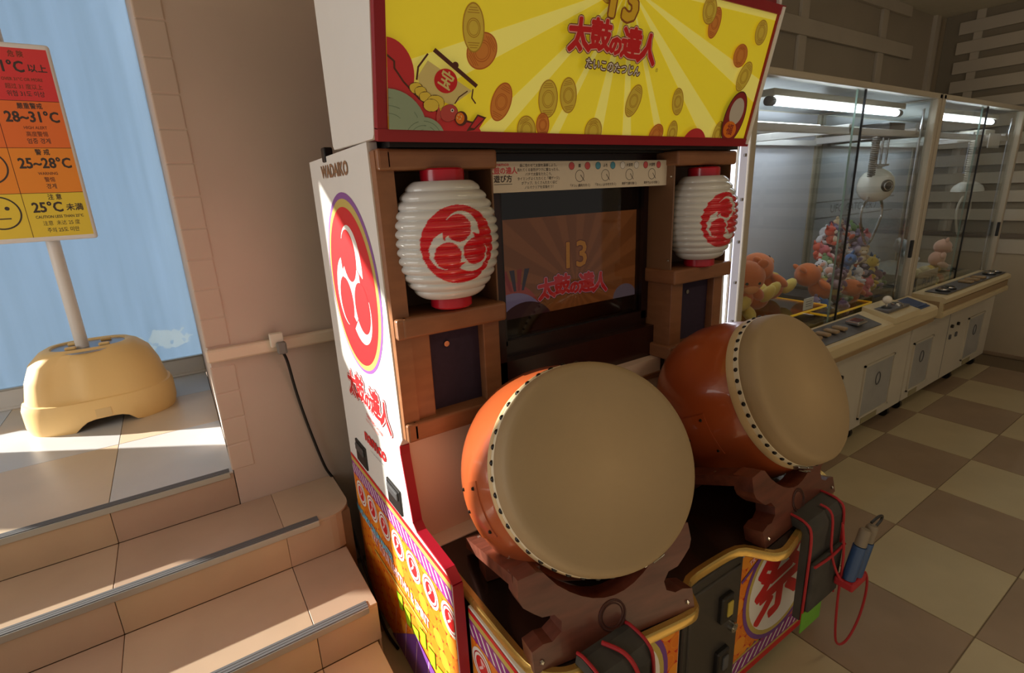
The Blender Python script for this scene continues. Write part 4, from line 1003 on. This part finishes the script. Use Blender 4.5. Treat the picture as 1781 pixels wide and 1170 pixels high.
        for k in range(3): obj('coin_chute', box(B(), (mid-.20+.12*k, 1.17, .839), (mid-.14+.12*k, 1.25, .856), .008), M_cgd, cdk)
        obj('end_recess', box(B(), (xa-.002, yf+.03, .745), (xa+.004, YG-.03, .80), .001, 1), M_cgd, cdk)
    # glass cabinet
    for (px, py) in ((x0, YG-.012), (x1-.042, YG-.012), (x0, YB-.04), (x1-.042, YB-.04)):
        obj('corner_post', box(B(), (px, py, .66), (px+.042, py+.045, ZTp), .006), M_post, t)
    for nm, lo, hi in (('top_rail', (x0, YG-.012, ZTp-.03), (x1, YG+.033, ZTp)), ('top_rail', (x0, YB-.04, ZTp-.03), (x1, YB, ZTp)), ('top_rail', (x0, YG, ZTp-.03), (x0+.042, YB, ZTp)), ('top_rail', (x1-.042, YG, ZTp-.03), (x1, YB, ZTp)), ('bottom_rail', (x0, YG-.012, .66), (x1, YG+.033, .70))):
        obj(nm, box(B(), lo, hi, .004), M_post, t)
    obj('roof', box(B(), (x0+.04, YG+.03, ZTp-.025), (x1-.04, YB-.03, ZTp-.010)), mat('claw_roof', (150, 152, 150), .35), t)
    for k, (p, q, dy) in enumerate(((x0+.042, mid+.03, 0), (mid-.03, x1-.042, .012))):
        obj('sliding_pane', box(B(), (p, YG+.006+dy, .70), (q, YG+.011+dy, ZTp-.03)), M_glass, t)
    obj('pane_edge', box(B(), (mid+.024, YG+.002, .70), (mid+.030, YG+.012, ZTp-.03)), M_black, t)
    obj('pane_edge', box(B(), (mid-.032, YG+.015, .70), (mid-.029, YG+.024, ZTp-.03)), mat('glass_edge_green', (130, 160, 150), .2), t)
    obj('pane_lock', box(B(), (mid+.006, YG-.014, .70), (mid+.04, YG+.004, .755), .004), M_black, t)
    obj('pane_handle', box(B(), (x1-.075, YG-.014, 1.08), (x1-.055, YG+.004, 1.19), .004), M_black, t)
    obj('chrome_rod', cyl(B(), (x1-.062, YG+.05, .72), (x1-.062, YG+.05, 1.96), .007, n=12), M_chr, t)
    for px in (x0+.012, x1-.018): obj('side_pane', box(B(), (px, YG+.035, .70), (px+.005, YB-.04, ZTp-.03)), M_glass, t)
    obj('back_panel', box(B(), (x0+.042, YB-.03, .665), (x1-.042, YB-.012, ZTp-.03)), M_back, t)
    obj('playfield', box(B(), (x0+.03, YG+.03, .662), (x1-.03, YB-.03, .672)), mat('playfield_grey', (132, 130, 124), .4), t)
    # lamp, rails and gantry
    tb = obj('tube_fitting', box(B(), (x0+.30, YG+.085, 1.955), (x1-.22, YG+.15, 1.985), .004), M_whitep, t)
    obj('fluorescent_tube', cyl(B(), (x0+.34, YG+.115, 1.935), (x1-.26, YG+.115, 1.935), .017, n=16), M_tube, tb, smooth=True)
    obj('rear_tube', cyl(B(), (x0+.20, YB-.20, 1.90), (x1-.35, YB-.20, 1.90), .015, n=14), M_tube, tb, smooth=True)
    for x in (x0+.30, x1-.26): obj('tube_socket', cyl(B(), (x, YG+.115, 1.935), (x+.04, YG+.115, 1.935), .020, n=14), M_rub, tb)
    for y in (YG+.05, YG+.62): obj('gantry_rail', box(B(), (x0+.05, y, 1.80), (x1-.05, y+.025, 1.835), .003), M_alud, t)
    for x in (x0+.10, mid, x1-.13): obj('gantry_beam', box(B(), (x, YG+.05, 1.81), (x+.03, YG+.64, 1.85), .003), M_alud, t)
    obj('reflector', box(B(), (x0+.05, YB-.14, 1.87), (x1-.30, YB-.06, 1.93), .004), M_whitep, t)
    return t
cg1 = crane(2.06, 3.945, 'nearer white crane game with big orange plush toys on yellow trays', False)
cg2 = crane(3.965, 5.58, 'further white crane game in the corner beside the slatted wall', True)
# text strip on the back panel of the far machine
bp2 = [o for o in C.objects if o.parent == cg2 and o.name.startswith('back_panel')][0]
a = Art((4.02, 1.9998, 1.29), (1, 0, 0), (0, 0, 1))
for z in (0, .118): a.rect(0, z, 1.3, z+.010, P_grey)
a.up(); a.text('UFO CATCHER 7', .60, .064, .085, P_grey, .0004, sx=1.2); a.build('printed_lettering', bp2)
# glowing light bar at the left end of the nearer machine
lb = thing('light_bar', 'glowing white vertical light bar between the drum cabinet and the nearer crane game', 'lamp', (1.985, 1.31, .72))
obj('light_tube', cyl(B(), (1.962, 1.335, .76), (1.962, 1.335, 1.97), .022, n=16), mat('led_white', (240, 242, 252), .4, emit=3.2, emc=(236, 240, 255)), lb, smooth=True)
obj('clear_cover', box(B(), (1.995, 1.312, .74), (2.045, 1.318, 1.99), .001, 1), mat('frosted_strip', (216, 216, 232), .15, emit=.25), lb)
obj('channel', box(B(), (1.935, 1.36, .70), (2.055, 1.38, 2.0), .002), M_whitep, lb)
obj('channel_base', box(B(), (1.935, 1.30, .0), (2.055, 1.40, .72), .004), M_whitep, lb)
for k in range(7): obj('cover_screw', cyl(B(), (2.02, 1.312, .82+.175*k), (2.02, 1.304, .82+.175*k), .007, n=10), M_chr, lb)
# yellow acrylic prize trays
def ytray(x0, x1, y0, y1, z, label):
    o = obj('prize_tray', box(B(), (x0, y0, z), (x1, y1, z+.006)), M_acr); tag(o, label, 'tray', 'yellow acrylic trays')
    obj('bright_edge', box(B(), (x0, y0-.004, z-.003), (x1, y0, z+.009), .001, 1), M_acre, o)
    obj('bright_edge', box(B(), (x0-.004, y0, z-.003), (x0, y1, z+.009), .001, 1), M_acre, o); obj('bright_edge', box(B(), (x1, y0, z-.003), (x1+.004, y1, z+.009), .001, 1), M_acre, o)
    for x in (x0+.05, x1-.07): obj('tray_foot', box(B(), (x, y0+.06, .674), (x+.02, y1-.06, z)), M_acr, o)
ytray(2.28, 3.06, 1.40, 1.92, .885, 'larger yellow acrylic tray carrying the big orange plush toys')
ytray(3.08, 3.60, 1.385, 1.61, .822, 'smaller yellow acrylic tray just right of the larger one')
pb = obj('prize_bin', box(box(B(), (3.64, 1.40, .674), (3.90, 1.93, .86), .004), (3.40, 1.62, .674), (3.65, 1.93, .84), .004), mat('dark_bin', (54, 48, 46), .5)); tag(pb, 'dark step box under the heap of small plush toys', 'bin')
# claws
def claw(x, y, z, label, white=False):
    t = thing('ufo_claw', label, 'claw', (x, y, z), 'prize claws')
    obj('carriage', box(B(), (x-.10, y-.07, 1.80), (x+.10, y+.09, 1.875), .008), M_black if not white else M_whitep, t)
    for dx, dy in ((-.035, -.02), (.035, -.02), (-.035, .03), (.035, .03)): obj('guide_rod', cyl(B(), (x+dx, y+dy, z+.11), (x+dx, y+dy, 1.81), .006, n=10), M_chr, t)
    obj('rod_flange', lathe(B(), [(0, .075), (.018, .078), (.02, .10), (.052, .108), (.052, .118), (0, .118)], (x, y, z), (0, 0, 1), 24), M_chr, t, smooth=True)
    shell_m = mat('claw_shell_ivory', (222, 218, 204), .2)
    if not white:
        obj('dome', lathe(B(), [(0, .096), (.035, .090), (.066, .070), (.086, .042), (.095, .004), (.094, -.03), (.078, -.064), (.05, -.088), (0, -.1)], (x, y, z), (0, 0, 1), 36), shell_m, t, smooth=2)
        d = Vector((-.5, -.85, -.05)).normalized()
        e = obj('round_badge', lathe(B(), [(0, .102), (.022, .102), (.024, .098), (.034, .096), (.036, .08)], (x, y, z), d, 26), M_black, t, smooth=True)
        obj('badge_ring', lathe(B(), [(.020, .1025), (.022, .105), (.026, .104), (.027, .098)], (x, y, z), d, 26), M_chr, e)
    else:
        obj('dome', lathe(B(), [(0, .05), (.05, .045), (.085, .018), (.10, -.01), (.10, -.025), (.06, -.035), (0, -.035)], (x, y, z), (0, 0, 1), 30), shell_m, t, smooth=True)
        obj('sign_plate', box(B(), (x-.11, y-.10, z+.28), (x+.13, y-.094, z+.38), .001, 1), M_white, t)
    for s_ in (-1, 1):
        bm = tube(B(), [(x+s_*.06, y, z-.06), (x+s_*.125, y, z-.12), (x+s_*.13, y, z-.20), (x+s_*.06, y, z-.31), (x+s_*.02, y, z-.345)], .008, 8)
        obj('claw_arm', bm, M_chr if not white else M_whitep, t, smooth=True)
    pts = [(x-.125+.017*math.cos(k*.9), y-.02+.017*math.sin(k*.9), 1.80-(1.80-z-.05)*k/130) for k in range(131)]
    obj('coiled_cord', tube(B(), pts, .0042, 5, False), mat('cord_grey', (110, 104, 96), .5) if not white else M_whitep, t, smooth=True)
claw(3.58, 1.45, 1.535, 'round ivory claw with black badge hanging in the nearer crane game')
claw(5.16, 1.46, 1.465, 'flat ivory claw hanging in the further crane game', True)

# =================================================================== plush toys
def plush(name, body, trim, ear='round', face=None, big=False):
    mb_ = mat('plush_'+name, body, .9, noise=.06, nscale=12, sheen=.4); mt = mat('plushtrim_'+name, trim, .9, sheen=.3); mk = mat('plush_eye', (24, 20, 22), .25); mf_ = mat('plushface_'+name, face, .9) if face else mt
    t = thing('plush_toy', 'x', 'plush toy')
    sb_ = 3 if big else 2
    obj('body', ball(B(), (0, 0, .42), .42, (1, .88, 1), sub=sb_), mb_, t, smooth=2)
    hd = obj('head', ball(B(), (0, -.03, 1.12), .44, (1.08, .95, .95), sub=sb_), mb_, t, smooth=2)
    obj('snout', ball(B(), (0, -.40, 1.02), .17, (1.2, .7, .85), sub=2), mf_, hd, smooth=2)
    obj('belly', ball(B(), (0, -.20, .42), .30, (1, .75, 1), sub=2), mt, t, smooth=2)
    for s_ in (-1, 1):
        if ear == 'round': eb = ball(B(), (s_*.34, 0, 1.47), .15, (1, .6, 1), sub=2)
        elif ear == 'long': eb = ball(B(), (s_*.20, 0, 1.72), .32, (.36, .3, 1), sub=2)
        elif ear == 'horn': eb = tube(B(), [(s_*.2, 0, 1.45), (s_*.27, 0, 1.56), (s_*.24, 0, 1.64)], .09, 8)
        else: eb = cyl(B(), (s_*.28, 0, 1.38), (s_*.36, 0, 1.72), .16, .02, 10)
        obj('ear', eb, mb_, hd, smooth=2)
        obj('eye', ball(B(), (s_*.16, -.405, 1.20), .045, sub=1), mk, hd, smooth=2)
        obj('arm', ball(B(), (s_*.46, -.12, .60), .26, (.55, .5, 1), Matrix.Rotation(s_*-.7, 3, 'Y'), 2), mb_, t, smooth=2)
        obj('leg', ball(B(), (s_*.28, -.34, .14), .2, (.8, 1.4, .8), sub=2), mt if big else mb_, t, smooth=2)
    index_children(t)
    return t
used_ = {}
def put(p, loc, s_, rz, label, grp, tilt=0, tz=0):
    if p.name in used_: o = copy_tree(p)
    else: o = p; used_[p.name] = 1
    o.location = loc; o.scale = (s_, s_, s_); o.rotation_euler = (tilt, tz, rz); o['label'] = label; o['group'] = grp
    return o
big = plush('big_orange', (214, 110, 50), (226, 196, 96), 'round', (232, 150, 90), True)
G1 = 'big orange plush toys on the yellow trays'
for loc, s_, rz, tl, lb_ in (((2.46, 1.60, .93), .20, -.5, .5, 'big orange plush toy at the left post with its face half hidden'), ((2.50, 1.74, 1.12), .18, .9, -.2, 'big orange plush toy topmost at the left post'), ((2.72, 1.56, .92), .205, .3, -1.0, 'big orange plush toy lying on its back showing pale yellow feet'),
                      ((3.02, 1.68, .91), .21, 1.2, -.7, 'big orange plush toy in the middle of the tray tipped sideways'), ((3.36, 1.53, .875), .175, .8, -.8, 'big orange plush toy leaning on the smaller yellow tray'), ((3.56, 1.50, .835), .13, 2.0, -.9, 'smaller orange plush toy slumped at the right end of the tray')):
    put(big, loc, s_, rz, lb_, G1, tl)
kinds = [('navy', (58, 54, 84), (150, 140, 160), 'horn'), ('lilac', (132, 116, 150), (200, 190, 206), 'round'), ('cream', (214, 188, 150), (232, 214, 190), 'round'), ('coral', (216, 92, 70), (236, 220, 200), 'point'),
         ('rose', (206, 100, 112), (240, 214, 210), 'point'), ('yellow', (218, 186, 70), (240, 220, 150), 'round'), ('green', (120, 156, 104), (200, 214, 170), 'round'), ('blue', (60, 110, 170), (220, 226, 232), 'point'), ('white', (222, 220, 222), (236, 180, 160), 'round'), ('plum', (104, 70, 96), (180, 150, 160), 'round')]
protos = [(k, plush(*k)) for k in kinds]
G2 = 'small plush toys heaped in the nearer crane game'
rnd = random.Random(11)
ORD = ['first', 'second', 'third', 'fourth', 'fifth', 'sixth', 'seventh', 'eighth', 'ninth', 'tenth']
LAY = ['bottom', 'second', 'third', 'fourth', 'top']
last = -1
for l in range(5):
    xs = 3.26+.06*l; n = int((3.885-xs)/.088)+1
    for r_ in range(2):
        for k in range(n):
            q = rnd.randrange(10)
            while q == last: q = rnd.randrange(10)
            last = q
            x = min(3.862, xs+.088*k+rnd.uniform(-.012, .012)); y = 1.44+.045*l+.08*r_+rnd.uniform(-.015, .015)
            z = (.862 if x > 3.63 else .842)+.078*l+(.02 if x > 3.5 else 0)+rnd.uniform(-.005, .008)
            if x < 3.40 and l == 0: z = .78
            put(protos[q][1], (x, y, z), rnd.uniform(.074, .088), rnd.uniform(-1.3, .6), 'small %s plush toy in the %s heap row, %s from left%s' % (protos[q][0][0], LAY[l], ORD[k], ', back line' if r_ else ''), G2, rnd.uniform(-.9, .3), rnd.uniform(-.7, .7))
# toys in the further machine
put(protos[8][1], (4.62, 1.58, .93), .13, .2, 'white plush toy lying behind the pink one in the further machine', 'toys in the further crane game', -.4)
pinkp = plush('pink', (226, 168, 140), (238, 196, 172), 'round', None, True)
put(pinkp, (4.88, 1.50, .90), .135, .6, 'pale pink plush toy lying on the balls in the further crane game', 'toys in the further crane game', .3, .2)
bm_ = B(); ball(bm_, (0, 0, 0), .042, sub=3); b0 = obj('toy_ball', bm_, mat('yellow_toy', (216, 176, 74), .7), smooth=2)
first = True; k = 0
M_c2 = [mat('yellow_toy', (0, 0, 0)), mat('pale_toy', (206, 190, 140), .7), mat('peach_toy', (222, 160, 110), .7)]
for row_, (z, y, x0_, n) in enumerate(((.74, 1.42, 4.66, 7), (.80, 1.46, 4.62, 7), (.87, 1.50, 4.60, 7), (.715, 1.40, 5.12, 4))):
    for j in range(n):
        o = b0 if first else b0.copy()
        if not first: C.objects.link(o)
        first = False
        o.location = (x0_+.082*j+rnd.uniform(-.012, .012), y+rnd.uniform(-.012, .012), z+rnd.uniform(-.008, .008))
        if o.material_slots: o.material_slots[0].link = 'OBJECT'; o.material_slots[0].material = M_c2[rnd.randrange(3)]
        tag(o, 'soft toy ball, %s row, %s from the left in the further crane game' % (('bottom', 'middle', 'upper', 'low right')[row_], ORD[j]), 'toy ball', 'soft toy balls in the further crane game'); k += 1
bn = obj('toy_bin', box(B(), (4.52, 1.50, .674), (5.30, 1.95, .86), .004), mat('pale_bin', (186, 182, 170), .5)); tag(bn, 'pale box holding up the toys in the further crane game', 'bin')
pc = obj('play_card', box(B(), (4.26, 1.378, .69), (4.60, 1.384, .93), .001, 1), mat('cream_card', (206, 190, 160), .6)); tag(pc, 'cream card standing inside the further crane game reading PLAY', 'card')
a = Art((4.26, 1.3778, .69), (1, 0, 0), (0, 0, 1)); a.text('PLAY', .18, .16, .085, P_grey, .001); [a.stroke([(.12, z_), (.24, z_)], .010, P_grey) for z_ in (.09, .055)]; a.build('printed_lettering', pc)
tgp = obj('price_tag', box(B(), (2.80, 1.395, .90), (2.90, 1.399, .965), .001, 1), M_white); tag(tgp, 'small white tag clipped to the front of the larger yellow tray', 'tag')
a = Art((2.80, 1.3948, .90), (1, 0, 0), (0, 0, 1)); [a.stroke([(.02, z_), (.08, z_)], .004, P_grey) for z_ in (.045, .032, .02)]; a.build('printed_lettering', tgp)
